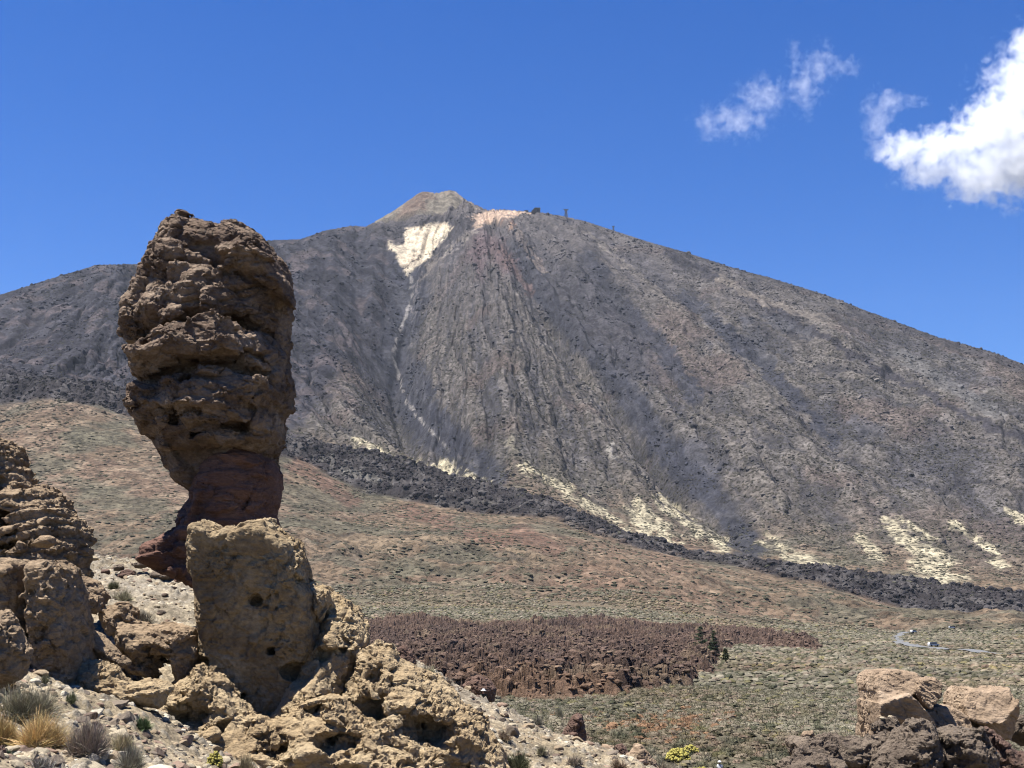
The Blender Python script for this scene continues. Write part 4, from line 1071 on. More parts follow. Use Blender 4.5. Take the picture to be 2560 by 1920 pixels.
def dome_shape(seed, rings=4, segs=9, sq=0.75):
    rs = np.random.RandomState(seed); v = [(0, 0, sq)]
    for i in range(1, rings + 1):
        th = i / rings * math.pi * .56
        for j in range(segs):
            ph = (j + .5 * (i % 2)) / segs * 2 * math.pi
            q = 1 + rs.uniform(-.22, .22)
            v.append((math.sin(th) * math.cos(ph) * q, math.sin(th) * math.sin(ph) * q, max(math.cos(th), -.12) * sq * q))
    f = [(0, 1 + j, 1 + (j + 1) % segs) for j in range(segs)]
    for i in range(rings - 1):
        a, b = 1 + i * segs, 1 + (i + 1) * segs
        for j in range(segs):
            k = (j + 1) % segs
            f += [(a + j, b + j, b + k), (a + j, b + k, a + k)]
    return np.array(v, f32), np.array(f, np.int32)

def blades(n, seed, r0, r1, width, up=0.35, sq=0.8, droop=0.0, spread=1.0, segs=2):
    """Thin tapering twigs or grass blades that fan out from a clump's base; triangles."""
    rs = np.random.RandomState(seed)
    ph = rs.uniform(0, 2 * math.pi, n); ct = rs.uniform(up, 1.0, n) ; st_ = np.sqrt(1 - ct * ct) * spread
    d = np.stack([st_ * np.cos(ph), st_ * np.sin(ph), ct * sq], 1)
    L = rs.uniform(r1 * .75, r1 * 1.1, n); b0 = rs.uniform(r0 * .6, r0, n)
    side = np.cross(d, rs.normal(size=(n, 3))); side /= np.linalg.norm(side, axis=1)[:, None]
    jit = rs.normal(size=(n, 3)) * .24 * r1
    V = []; Fc = []
    for k in range(segs + 1):
        t = k / segs
        c = d * (b0 + (L - b0) * t)[:, None] + jit * t * t
        c[:, 2] -= droop * t * t * L * st_
        wd = width * (1 - t * .85)
        V += [c - side * wd / 2, c + side * wd / 2]
    V = np.stack(V, 1).reshape(-1, 3)
    m = 2 * (segs + 1); base = np.arange(n)[:, None] * m
    for k in range(segs):
        a = base + 2 * k
        Fc += [np.c_[a, a + 1, a + 3], np.c_[a, a + 3, a + 2]]
    return V.astype(f32), np.concatenate(Fc).astype(np.int32), np.repeat(np.arange(n), m)

def shrub_shape(seed, n=260, tint=(0.17, 0.165, 0.115), tip=None, width=.05, sq=.75, core=True, flowers=None):
    rs = np.random.RandomState(seed)
    v, f, bi = blades(n, seed, .45, 1.0, width, -.05, sq)
    c = np.array(tint) * rs.uniform(.65, 1.4, (n, 1)) * np.array([1, rs.uniform(.94, 1.04), rs.uniform(.85, 1.05)])
    c = c[bi]
    if core:
        dv, df = dome_shape(seed, 5, 11, sq)
        dv = dv * .74
        f = np.r_[f, df + len(v)]; v = np.r_[v, dv]
        c = np.r_[c, np.array(tint) * rs.uniform(.45, 1.0, (len(dv), 1))]
    return v, f, c.astype(f32)

def merge(protos, pos, scl, rot, tint=None, pick=None, sz=None):
    """Many scaled, turned copies of the prototypes as one array mesh."""
    V, Fc, Cc = [], [], []; off = 0
    for k, (v, f, c) in enumerate(protos):
        m = np.where(pick == k)[0]
        if not len(m): continue
        cr, sr = np.cos(rot[m]), np.sin(rot[m])
        x = v[None, :, 0] * cr[:, None] - v[None, :, 1] * sr[:, None]
        y = v[None, :, 0] * sr[:, None] + v[None, :, 1] * cr[:, None]
        z = np.broadcast_to(v[None, :, 2], x.shape)
        s = scl[m][:, None]; zz = (sz[m][:, None] if sz is not None else 1)
        P_ = np.stack([x * s + pos[m, 0:1], y * s + pos[m, 1:2], z * s * zz + pos[m, 2:3]], -1)
        V.append(P_.reshape(-1, 3))
        Fc.append((f[None] + (np.arange(len(m)) * len(v))[:, None, None] + off).reshape(-1, 3))
        cc = np.broadcast_to(c[None], (len(m),) + c.shape)
        if tint is not None: cc = cc * tint[m][:, None, :]
        Cc.append(cc.reshape(-1, 3)); off += len(m) * len(v)
    return np.concatenate(V).astype(f32), np.concatenate(Fc).astype(np.int32), np.concatenate(Cc).astype(f32)

M_shrub = col_mat('broom_twigs', 0.9, 0.2, 3.0)
M_stone = col_mat('loose_stone', 0.95, 0.25, 9.0, 0.03, 14.0)
RS = np.random.RandomState(5)

ROAD1 = [(2262, 1582), (2248, 1588), (2240, 1595), (2243, 1604), (2256, 1611), (2278, 1616), (2340, 1622), (2440, 1630), (2600, 1640)]
# scrub on the plain: the nearest bushes one by one, the rest as one ground cover
def scatter(n, r0, r1, a0=-R(22.5), a1=R(22.5), pw=1.0):
    a = RS.uniform(a0, a1, n); u = RS.uniform(0, 1, n)
    r = (r0 ** (1 + pw) + u * (r1 ** (1 + pw) - r0 ** (1 + pw))) ** (1 / (1 + pw))
    return r * np.sin(a), r * np.cos(a), r
def plain_ok(x, y, margin=-6, keep=0.06):
    z = gz(x, y); px, py = project(x, y, z)
    d = poly_sdf(px.astype(f32), py.astype(f32), LAVA)
    ok = (d > margin) | (RS.uniform(0, 1, len(x)) < keep)
    ok &= ~((line_dist(px.astype(f32), py.astype(f32), ROAD1) < 3.5) & (py < 1645))
    r = np.hypot(x, y)
    nh = np.where(r < 138, near_h(x, y), -99)
    ok &= nh < -11.6
    return ok, z, px, py
x, y, r = scatter(34000, 86, 300); okA, z, px, py = plain_ok(x, y)
n_ = fbm2((x / 25).astype(f32), (y / 25).astype(f32), 3, 120)
okA &= RS.uniform(-.9, .6, len(x)) < n_ + .45
xA, yA, zA, rA, pxA, pyA = (q[okA] for q in (x, y, z, r, px, py))
PAL = np.array([(0.215, 0.205, 0.145), (0.26, 0.238, 0.175), (0.16, 0.155, 0.10), (0.085, 0.09, 0.055), (0.26, 0.215, 0.16), (0.23, 0.215, 0.11)])
PP = np.array([.29, .23, .20, .14, .09, .05])
def tints(x, y, px, py):
    t = .85 * PAL[RS.choice(len(PAL), len(x), p=PP)] * RS.uniform(.85, 1.2, (len(x), 1))
    n = fbm2((x / 40).astype(f32), (y / 40).astype(f32), 3, 125)
    t = t * (1 + .3 * n[:, None])
    br = fbm2((x / 90 + 9).astype(f32), (y / 90).astype(f32), 3, 127)[:, None]
    t = t * (1 + np.clip(br, -.1, .6) * np.array([[.08, -.08, -.16]]))
    t = t * np.array([1.0, .96, .97])
    rust = (RS.uniform(0, 1, len(x)) < .55 * np.exp(-((px - 1660) / 130) ** 2 - ((py - 1815) / 26) ** 2))
    t[rust] = np.array((0.24, 0.145, 0.085)) * RS.uniform(.8, 1.2, (rust.sum(), 1))
    return t
tA = tints(xA, yA, pxA, pyA)
sA = RS.uniform(.35, .95, len(xA)) * (1 + .25 * (RS.uniform(0, 1, len(xA)) > .9))
vis = (pxA > -30) & (pxA < 2590) & (pyA < 1935)
order = np.argsort(-(sA / rA) * vis)
NEAR = order[:230]
unit = np.ones(3)
protoS = []
for k in range(8):
    v, f, c = shrub_shape(200 + k, 420, (1, 1, 1), width=.055, sq=[.75, .65, .85, .7][k % 4])
    protoS.append((v, f, c))
CNAME = ['grey green', 'pale grey green', 'olive green', 'dark green', 'dry straw grey', 'yellowish green']
shm = []
for k, (v, f, c) in enumerate(protoS):
    for j, col in enumerate(PAL):
        shm.append(mesh_np('broom_shrub', v, f, False, M_shrub, (c * col).astype(f32)))
stone_lm = [((1415, 1830), 'near the upright brown slab'), ((1640, 1890), 'around the big twiggy bush'), ((1797, 1905), 'around the hiker in white'), ((2000, 1860), 'in front of the dark lava heap'), ((2300, 1700), 'behind the peach boulders'), ((1250, 1790), 'just beyond the rubble crest')]
def zone(px, py):
    return min(stone_lm, key=lambda q: (q[0][0] - px) ** 2 + 4 * (q[0][1] - py) ** 2)[1]
for q in NEAR:
    j = int(np.argmin(np.abs(PAL - tA[q]).sum(1))); k = RS.randint(8)
    o = obj('broom_shrub', shm[k * len(PAL) + j], None, (xA[q], yA[q], zA[q] - .05))
    s = float(sA[q]) * 1.05
    o.scale = (s, s * RS.uniform(.85, 1.15), s * RS.uniform(.8, 1.15)); o.rotation_euler = (0, 0, RS.uniform(0, 6.28))
    sn = 'small' if s < .7 else 'wide' if s > 1.0 else 'rounded'
    tag(o, f'{sn} {CNAME[j]} broom shrub {zone(pxA[q], pyA[q])}', 'shrub', 'broom shrubs on the near plain')
rest = np.setdiff1d(np.arange(len(xA)), NEAR)
protoM = []
for k in range(6):
    v, f, c = shrub_shape(230 + k, 46, (1, 1, 1), width=.16, sq=.7)
    dv, df = dome_shape(k, 4, 8, .7); nb = 46 * 6
    v = np.r_[v[:nb], dv * .85]; c = np.r_[c[:nb], RS.uniform(.6, 1.1, (len(dv), 1)) * np.ones(3)]
    f = np.r_[f[(f < nb).all(1)], df + nb]
    protoM.append((v.astype(f32), f, c.astype(f32)))
v1 = merge(protoM, np.c_[xA, yA, zA - .06][rest], sA[rest], RS.uniform(0, 6.28, len(rest)), tA[rest], RS.randint(0, 6, len(rest)), RS.uniform(.7, 1.15, len(rest)))
x, y, r = scatter(120000, 300, 1150, pw=.7); ok, z, px, py = plain_ok(x, y, -3, .04)
ok &= RS.uniform(-.9, .6, len(x)) < fbm2((x / 60).astype(f32), (y / 60).astype(f32), 3, 130) + .45 - 1.0 * sstep(750, 1150, r)
protoL = []
for k in range(6):
    v, f = dome_shape(40 + k, 3, 7, .6)
    protoL.append((v, f, RS.uniform(.7, 1.15, (len(v), 1)).astype(f32) * np.ones((1, 3), f32)))
xb, yb, zb, rb_ = x[ok], y[ok], z[ok], r[ok]
tb = tints(xb, yb, px[ok], py[ok]) * .84 * RS.uniform(.7, 1.25, (len(xb), 1))
sb_ = RS.uniform(.4, 1.05, len(xb)) * (1 + rb_ / 1500)
v2 = merge(protoL, np.c_[xb, yb, zb - .1], sb_, RS.uniform(0, 6.28, len(xb)), tb, RS.randint(0, 6, len(xb)), RS.uniform(.8, 1.5, len(xb)))
# foothills and lower flanks: scattered cushions
x, y, r = scatter(26000, 1050, 2300, pw=.6); z = gz(x, y); px, py = project(x, y, z)
fl_ = poly_sdf(px.astype(f32), py.astype(f32), FLW)
ok = (fl_ > 3) & (RS.uniform(-.7, .6, len(x)) < fbm2((x / 130).astype(f32), (y / 130).astype(f32), 4, 140))
xc, yc, zc = x[ok], y[ok], z[ok]
tc_ = np.array((0.085, 0.083, 0.056)) * RS.uniform(.7, 1.5, (len(xc), 1))
v3 = merge(protoL, np.c_[xc, yc, zc - .3], RS.uniform(1.2, 3.2, len(xc)), RS.uniform(0, 6.28, len(xc)), tc_, RS.randint(0, 6, len(xc)), RS.uniform(.5, .8, len(xc)))
# bushes and rock outcrops up the mountain face
x, y, r = scatter(120000, 2050, 4300, pw=.9); z = gz(x, y); px, py = project(x, y, z)
fl_ = poly_sdf(px.astype(f32), py.astype(f32), FLW)
gi = np.clip(np.searchsorted(r_m, r) - 1, 0, len(r_m) - 1); gj = np.clip(np.searchsorted(AZ, np.arctan2(x, y)) - 1, 0, len(AZ) - 1)
vg = vm[gi, gj]; lum = cm[gi, gj].mean(1)
ok = (fl_ > 2) & (RS.uniform(-.6, .7, len(x)) < fbm2((x / 110).astype(f32), (y / 110).astype(f32), 4, 160) + .6 * vg - .45)
xm, ym, zm = x[ok], y[ok], z[ok]
tm = np.array((0.072, 0.068, 0.048)) * RS.uniform(.5, 1.4, (len(xm), 1))
v4 = merge(protoL, np.c_[xm, ym, zm - .4], RS.uniform(1.2, 2.7, len(xm)), RS.uniform(0, 6.28, len(xm)), tm, RS.randint(0, 6, len(xm)), RS.uniform(.6, .9, len(xm)))
okr = (~ok) & (r < 4150) & (lum < .2) & (RS.uniform(-.5, 1.0, len(x)) < 1.4 * ridge2((x / 150).astype(f32), (y / 150).astype(f32), 3, 165) - 1.35)
ROCKS_M = (x[okr], y[okr], z[okr], cm[gi, gj][okr])
x, y, r = scatter(90000, 1500, 2400, pw=.9); z = gz(x, y); px, py = project(x, y, z)
gi = np.clip(np.searchsorted(r_m, r) - 1, 0, len(r_m) - 1); gj = np.clip(np.searchsorted(AZ, np.arctan2(x, y)) - 1, 0, len(AZ) - 1)
okf = (GM['fl'][gi, gj] > .5) & (RS.uniform(-.9, .5, len(x)) < ridge2((x / 40).astype(f32), (y / 40).astype(f32), 3, 167) - .5)
FLOW_M = (x[okf], y[okf], z[okf], cm[gi, gj][okf])
def join(*ms):
    V, Fc, Cc = [], [], []; o = 0
    for v, f, c in ms:
        V.append(v); Fc.append(f + o); Cc.append(c); o += len(v)
    return np.concatenate(V), np.concatenate(Fc), np.concatenate(Cc)
V_, F__, C_ = join(v1, v2, v3, v4)
tag(obj('scrub', mesh_np('scrub', V_, F__, False, M_shrub, C_)), 'low broom scrub covering the plain and the foothills', 'scrub', kind='stuff')

# ------------------------------------------------------------------ rubble
protoR = [stone_shape(k, 1, 8) for k in range(10)]
protoR = [(v, f, np.ones((len(v), 3), f32)) for v, f in protoR]
xr, yr, zr, crk = ROCKS_M
protoO = [stone_shape(60 + k, 1, 8) for k in range(8)]
_n = len(xr)
xr, yr, zr, crk = (np.concatenate([p_, q_]) for p_, q_ in zip(ROCKS_M, FLOW_M))
sz_ = np.clip(np.exp(RS.normal(math.log(2.2), .5, len(xr))), 1.0, 8); sz_[_n:] *= .8
protoO = [(v, f, np.ones((len(v), 3), f32)) for v, f in protoO]
V_, F__, C_ = merge(protoO, np.c_[xr, yr, zr], sz_, RS.uniform(0, 6.28, len(xr)), crk * RS.uniform(.45, 1.25, (len(xr), 1)), RS.randint(0, 8, len(xr)), RS.uniform(.7, 1.4, len(xr)))
tag(obj('rock_outcrops', mesh_np('rock_outcrops', V_, F__, False, M_stone, C_)), 'dark rocky outcrops and blocks strewn down the mountain flanks', 'outcrops', kind='stuff')
protoB = [stone_shape(30 + k, 3, 12) for k in range(8)]
SPAL = np.array([(0.42, 0.36, 0.26), (0.32, 0.25, 0.17), (0.22, 0.18, 0.14), (0.52, 0.47, 0.37), (0.16, 0.12, 0.095), (0.28, 0.20, 0.15)])
SNAME = ['cream', 'tan', 'grey brown', 'whitish', 'dark brown', 'pinkish brown']
x, y, r = (np.concatenate(q_) for q_ in zip(scatter(26000, 28, 112, pw=.8), scatter(5000, 31, 64, -R(21.5), -R(5))))
z = gz(x, y); px, py = project(x, y, z)
n_ = fbm2((x / 6).astype(f32), (y / 6).astype(f32), 3, 150)
ok = (near_h(x, y) > -12) & (px > -80) & (px < 1750) & (RS.uniform(-.8, .8, len(x)) < n_ + .1 + .3 * (px > 1000))
x, y, z, r, px, py = (q[ok] for q in (x, y, z, r, px, py))
s = np.exp(RS.normal(math.log(.11), .55, len(x))); s = np.clip(s, .04, .55)
pal = RS.choice(len(SPAL), len(x), p=[.24, .26, .2, .14, .08, .08])
big = np.argsort(-s / r * (py < 1930) * (px > -10))[:170]
sl_lm = [((1050, 1700), 'on the scree beside the pitted mound'), ((1300, 1830), 'on the scree above the upright slab'), ((1500, 1900), 'on the scree near the pale angular block'), ((330, 1450), 'on the grey slope behind the tower'),
         ((120, 1850), 'near the golden dry bush'), ((330, 1790), 'below the pale mound'), ((600, 1900), 'under the yellow apron')]
st_me = {}
for q in big:
    k, j = RS.randint(8), int(pal[q])
    if (k, j) not in st_me:
        v, f = protoB[k]; st_me[(k, j)] = mesh_np('stone', v, f, False, M_stone, np.tile(SPAL[j], (len(v), 1)).astype(f32))
    o = obj('stone', st_me[(k, j)], None, (x[q], y[q], z[q] + s[q] * .02))
    o.scale = (s[q],) * 3; o.rotation_euler = (RS.uniform(-.4, .4), RS.uniform(-.4, .4), RS.uniform(0, 6.28))
    zn = min(sl_lm, key=lambda w_: (w_[0][0] - px[q]) ** 2 + (w_[0][1] - py[q]) ** 2)[1]
    tag(o, f"{'large' if s[q] > .4 else 'medium' if s[q] > .25 else 'small'} {SNAME[j]} stone {zn}", 'stone', 'loose stones on the near slopes')
rest = np.setdiff1d(np.arange(len(x)), big)
V_, F__, C_ = merge(protoR, np.c_[x, y, z - s * .12][rest], s[rest], RS.uniform(0, 6.28, len(rest)), (SPAL[pal] * RS.uniform(.8, 1.15, (len(x), 1)))[rest], RS.randint(0, 10, len(rest)))
tag(obj('rubble', mesh_np('rubble', V_, F__, False, M_stone, C_)), 'small loose stones strewn over the near slopes', 'rubble', kind='stuff')

# lava blocks thrown over the lava field
x, y, r = scatter(30000, 215, 700, math.atan2(*unproject(850, 1600, 1.0)[:2]), math.atan2(*unproject(2060, 1600, 1.0)[:2]), .5)
i = np.clip(np.searchsorted(r_l, r) - 1, 0, len(r_l) - 2); j = np.clip(np.searchsorted(az_l, np.arctan2(x, y)) - 1, 0, len(az_l) - 2)
ok = ml[i, j] > .35
x, y, z, r = x[ok], y[ok], Zl2[i, j][ok], r[ok]
s = np.clip(np.exp(RS.normal(math.log(.62), .42, len(x))), .25, 1.9)
tt = cl[i, j][ok] * RS.uniform(.8, 1.45, (len(x), 1))
V_, F__, C_ = merge(protoR, np.c_[x, y, z + .1], s, RS.uniform(0, 6.28, len(x)), tt, RS.randint(0, 10, len(x)), RS.uniform(.6, 1.15, len(x)))
tag(obj('lava_blocks', mesh_np('lava_blocks', V_, F__, False, M_lava, C_)), 'jagged red brown blocks piled all over the lava field', 'lava blocks', kind='stuff')
# ------------------------------------------------------------------ plants on the near slope
JIT = .2
def clump(name, label, cat, px, py, wpx, hpx, col, n, width, Y=None, seed=0, up=.15, droop=.25, core=False, group=None, parent=None, spread=1.0, segs=3):
    bx, by, bz = hit(px, py) if Y is None else unproject(px, py, Y)
    if Y is not None: bz = float(gz(bx, by)[0])
    wd = wpx * by / F / 2; ht = hpx * by / F
    rs = np.random.RandomState(seed); k = 9 if wpx > 60 else 5
    Vs, Fs, Cs = [], [], []; off = 0
    for q in range(k):                                                # several tufts grown together
        s = rs.uniform(.42, .75); a = rs.uniform(0, 6.28); d_ = rs.uniform(.1, .62)
        m = int(n * 3.0 / k)
        v, f, bi = blades(m, seed * 31 + q, .12, 1.0, width / (wd * s), max(up, -.05), rs.uniform(.8, 1.15) * ht / wd / s * (.75 + .25 * (1 - d_)), droop, spread, segs)
        v = v * wd * s; v[:, 2] = np.maximum(v[:, 2], -.1)
        v += np.array([math.cos(a) * d_ * wd, math.sin(a) * d_ * wd, 0])
        cc = 1.05 * np.array(col) * rs.uniform(.75, 1.25) * rs.uniform(.6, 1.5, (m, 1)) * rs.uniform(.92, 1.08, (m, 3))
        Vs.append(v); Fs.append(f + off); Cs.append(cc[bi]); off += len(v)
    v, f, c = np.concatenate(Vs), np.concatenate(Fs), np.concatenate(Cs)
    o = obj(name, mesh_np(name, v, f, False, M_shrub, c.astype(f32)), None, (bx, by, bz - .03))
    return tag(o, label, cat, group)

GOLD, GREY, GG, GREEN, STRAW, BROWN = (0.66, 0.47, 0.22), (0.30, 0.25, 0.195), (0.34, 0.31, 0.21), (0.12, 0.17, 0.075), (0.42, 0.36, 0.22), (0.15, 0.115, 0.08)
clump('dry_bush', 'big golden dry bush at the bottom corner of the stony slope', 'bush', 95, 1876, 175, 92, GOLD, 1500, .022, seed=1, core=True)
clump('dry_bush', 'second golden dry bush cut by the edge beside the big golden one', 'bush', 8, 1862, 90, 80, (0.62, 0.45, 0.2), 700, .022, seed=2, core=True)
clump('twig_bush', 'grey brown twiggy bush right next to the golden dry bush'.replace('right ', ''), 'bush', 222, 1890, 120, 98, (0.34, 0.28, 0.22), 1100, .02, seed=3, core=True)
clump('twig_bush', 'wide grey green bush above the golden dry bush', 'bush', 70, 1800, 160, 92, GG, 1300, .022, seed=4, core=True)
clump('twig_bush', 'sprawling dry brown twigs under the dark tan boulder', 'bush', 18, 1728, 80, 40, (0.30, 0.22, 0.12), 400, .02, seed=5)
clump('grass_tuft', 'bluish grey grass tuft below the twiggy bush', 'grass', 325, 1925, 110, 62, (0.27, 0.25, 0.19), 700, .018, seed=6, up=.4)
clump('grass_tuft', 'straw coloured grass between the twiggy bush and the apron', 'grass', 300, 1880, 90, 55, STRAW, 450, .018, seed=7, up=.3)
clump('dead_twigs', 'bleached dead grey twigs lying before the golden dry bush', 'bush', 100, 1925, 95, 38, (0.34, 0.31, 0.27), 350, .02, seed=8, up=-.05)
clump('plant', 'small bright green plant at the foot of the yellow outcrop', 'plant', 360, 1822, 52, 32, GREEN, 420, .03, seed=9, core=True)
clump('plant', 'tiny dark green plant beneath the golden dry bush', 'plant', 16, 1890, 30, 20, (0.09, 0.14, 0.075), 180, .03, seed=10)
clump('grass_tuft', 'sparse green grass tuft on the pale soil below the shaded blocks', 'grass', 175, 1762, 44, 36, (0.22, 0.23, 0.12), 220, .018, seed=11, up=.4)
clump('grass_tuft', 'little grass tuft at the base of the shaded blocks', 'grass', 110, 1712, 36, 26, (0.25, 0.24, 0.14), 180, .018, seed=12, up=.4)
clump('grass_tuft', 'dry straw tuft growing against the yellow apron', 'grass', 612, 1925, 56, 56, STRAW, 300, .02, Y=49, seed=13, up=.4)
clump('twig_bush', 'grey twig bush on the rubble behind the tan outcrop', 'bush', 310, 1500, 70, 34, GG, 500, .03, Y=78, seed=14, core=True)
clump('twig_bush', 'grey green bush beside the tan outcrop on the rubble slope', 'bush', 355, 1545, 80, 40, (0.25, 0.22, 0.17), 500, .03, Y=72, seed=15, core=True)
clump('twig_bush', 'little olive bush on top of the rubble slope', 'bush', 282, 1478, 36, 28, (0.17, 0.17, 0.10), 260, .03, Y=82, seed=16, core=True)
clump('twig_bush', 'large brown twiggy bush beside the peach topped boulder', 'bush', 1655, 1935, 110, 95, BROWN, 900, .035, Y=86, seed=17, up=.2)
clump('twig_bush', 'dark green bush at the foot of the pitted mound', 'bush', 1290, 1940, 80, 48, (0.10, 0.105, 0.06), 700, .03, Y=62, seed=18, core=True)
for i, (px, py, w_, h_, lb) in enumerate([(1070, 1690, 60, 30, 'pale grass strip along the scree crest behind the pitted mound'), (1110, 1715, 50, 24, 'grey grass on the scree near the pinkish boulder'), (1170, 1790, 50, 26, 'grey cushion plant low on the scree slope'),
                                           (1260, 1850, 46, 30, 'grey green cushion plant above the dark green bush'), (1350, 1890, 44, 26, 'rounded grey cushion between the stones of the scree'), (1440, 1915, 50, 28, 'brownish cushion plant near the pale angular block'),
                                           (1345, 1815, 40, 26, 'dry brown cushion on the scree beside the upright slab'), (1545, 1920, 60, 26, 'grey green cushion in front of the dark boulder'), (1395, 1800, 40, 40, 'thin rusty grass just behind the scree beside the upright slab')]):
    clump('cushion_plant', lb, 'plant', px, py, w_, h_, [GG, GREY, (0.20, 0.185, 0.145), (0.26, 0.2, 0.14)][i % 4], 260, .03, seed=30 + i, core=i > 1, group='cushion plants on the scree')
def flower_shrub(label, px, py, wpx, hpx, Y, seed, amt=1.0):
    o = clump('flowering_shrub', label, 'shrub', px, py, wpx, hpx, (0.17, 0.18, 0.08), 320, .03, Y=Y, seed=seed, core=True, group='yellow flowering shrubs')
    rs = np.random.RandomState(seed); n = int(150 * amt)
    wd = wpx * Y / F / 2; ht = hpx * Y / F
    ph = rs.uniform(0, 6.28, n); ct = rs.uniform(.25, 1, n); st_ = np.sqrt(1 - ct * ct)
    pos = np.c_[st_ * np.cos(ph) * wd, st_ * np.sin(ph) * wd, ct * ht] * rs.uniform(.9, 1.08, (n, 1))
    v, f = ico(0); s = wd * .125
    V = (v[None] * s * rs.uniform(.6, 1.3, (n, 1, 1)) + pos[:, None]).reshape(-1, 3)
    Fc = (f[None] + (np.arange(n) * len(v))[:, None, None]).reshape(-1, 3)
    c = np.tile((0.46, 0.41, 0.11), (len(V), 1)) * rs.uniform(.7, 1.2, (len(V), 1))
    obj('flowers', mesh_np('flowers', V, Fc, False, M_shrub, c.astype(f32)), o)
flower_shrub('small yellow flowering plant in front of the yellow apron', 537, 1925, 40, 40, 48, 50)
flower_shrub('bright yellow flowering shrub beside the hiker in white', 1752, 1922, 60, 36, 122, 51, 1.3)
flower_shrub('pale yellow flowering shrub behind the twiggy bush', 1695, 1890, 56, 32, 132, 52)
flower_shrub('yellow flecked shrub standing beyond the bright yellow one', 1728, 1905, 40, 24, 138, 53, .7)
flower_shrub('little yellow bush at the foot of the upright slab', 1474, 1838, 26, 20, 128, 54)

# ------------------------------------------------------------------ pines
M_bark = plain_mat('pine_bark', (0.10, 0.07, 0.05), 0.95, 0.3, 3.0)
def pine(label, px, py, Y, hpx, wpx, seed, col):
    bx, by, _ = unproject(px, py, Y); bz = float(gz(bx, by)[0]) + .8
    ht = hpx * Y / F; wd = wpx * Y / F / 2
    root = tag(empty('pine_tree', (bx, by, bz)), label, 'pine tree', 'pines at the edge of the lava field')
    n = 8; t_ = np.linspace(0, 1, 7); a = np.linspace(0, 2 * math.pi, n, endpoint=False)
    rad = .22 * (1 - t_ * .9)
    V = np.stack([np.stack([r_ * np.cos(a) + .1 * math.sin(q * 4), r_ * np.sin(a), np.full(n, q * ht * .95)], 1) for r_, q in zip(rad, t_)]).reshape(-1, 3)
    Fc = [(i * n + j, i * n + (j + 1) % n, (i + 1) * n + (j + 1) % n, (i + 1) * n + j) for i in range(6) for j in range(n)]
    obj('trunk', mesh_np('trunk', V, np.array(Fc), True, M_bark), root)
    rs = np.random.RandomState(seed); Vs, Fs, Cs = [], [], []; off = 0
    for k in range(70):
        h = rs.uniform(.08, 1.0) ** .9; ph = rs.uniform(0, 6.28)
        L = wd * (1.08 - h) ** .75 * rs.uniform(.55, 1.15); m = int(16 + 20 * rs.rand())
        for q in np.linspace(.35, 1, 4):
            cx_ = np.array([L * q * math.cos(ph), L * q * math.sin(ph), h * ht + .18 * L * q])
            v, f, bi = blades(m, seed * 100 + k, .1, .55, .09, -.3, 1.0, 0, 1, 1)
            Vs.append(v * (1.1 - .4 * h) + cx_); Fs.append(f + off); off += len(v)
            Cs.append(np.tile(np.array(col) * rs.uniform(.6, 1.5), (len(v), 1)))
    obj('crown', mesh_np('crown', np.concatenate(Vs), np.concatenate(Fs), False, M_shrub, np.concatenate(Cs).astype(f32)), root)
pine('broad dark green pine, the tallest of the group at the lava edge', 1752, 1618, 500, 64, 44, 1, (0.085, 0.115, 0.06))
pine('slim dark green pine beside the tallest pine', 1785, 1632, 470, 60, 32, 2, (0.09, 0.115, 0.062))
pine('young small pine standing apart below the two big pines', 1814, 1646, 440, 30, 20, 3, (0.11, 0.12, 0.06))

# ------------------------------------------------------------------ cable car on the mountain
def boxes(name, bl, mat, parent=None, loc=(0, 0, 0)):
    """bl: list of (p0, p1, thickness) bars."""
    V, Fc = [], []
    for p0, p1, th in bl:
        p0, p1 = np.array(p0, float), np.array(p1, float); d = p1 - p0; d /= np.linalg.norm(d)
        s = np.cross(d, (0, 1, 0.01)); s /= np.linalg.norm(s); u = np.cross(d, s); o = len(V)
        for q in (p0, p1):
            for a, b in ((-1, -1), (1, -1), (1, 1), (-1, 1)):
                V.append(q + s * a * th / 2 + u * b * th / 2)
        Fc += [(o, o + 1, o + 2, o + 3), (o + 7, o + 6, o + 5, o + 4)] + [(o + i, o + 4 + i, o + 4 + (i + 1) % 4, o + (i + 1) % 4) for i in range(4)]
    return obj(name, mesh_np(name, np.array(V), np.array(Fc), False, mat), parent, loc)
M_steel = plain_mat('painted_steel', (0.16, 0.18, 0.22), 0.6, 0.1)
M_conc = plain_mat('dark_concrete', (0.10, 0.095, 0.085), 0.9, 0.2, 0.2)
M_glass = plain_mat('dark_glass', (0.03, 0.035, 0.05), 0.2, 0.1)
def ridge_point(px):
    a = math.atan2(*unproject(px, 540, 1.0)[:2]); t = np.linspace(2500, 4650, 1500)
    z = gz(t * math.sin(a), t * math.cos(a)); k = int(np.argmax(z / t))
    return t[k] * math.sin(a), t[k] * math.cos(a), float(z[k])
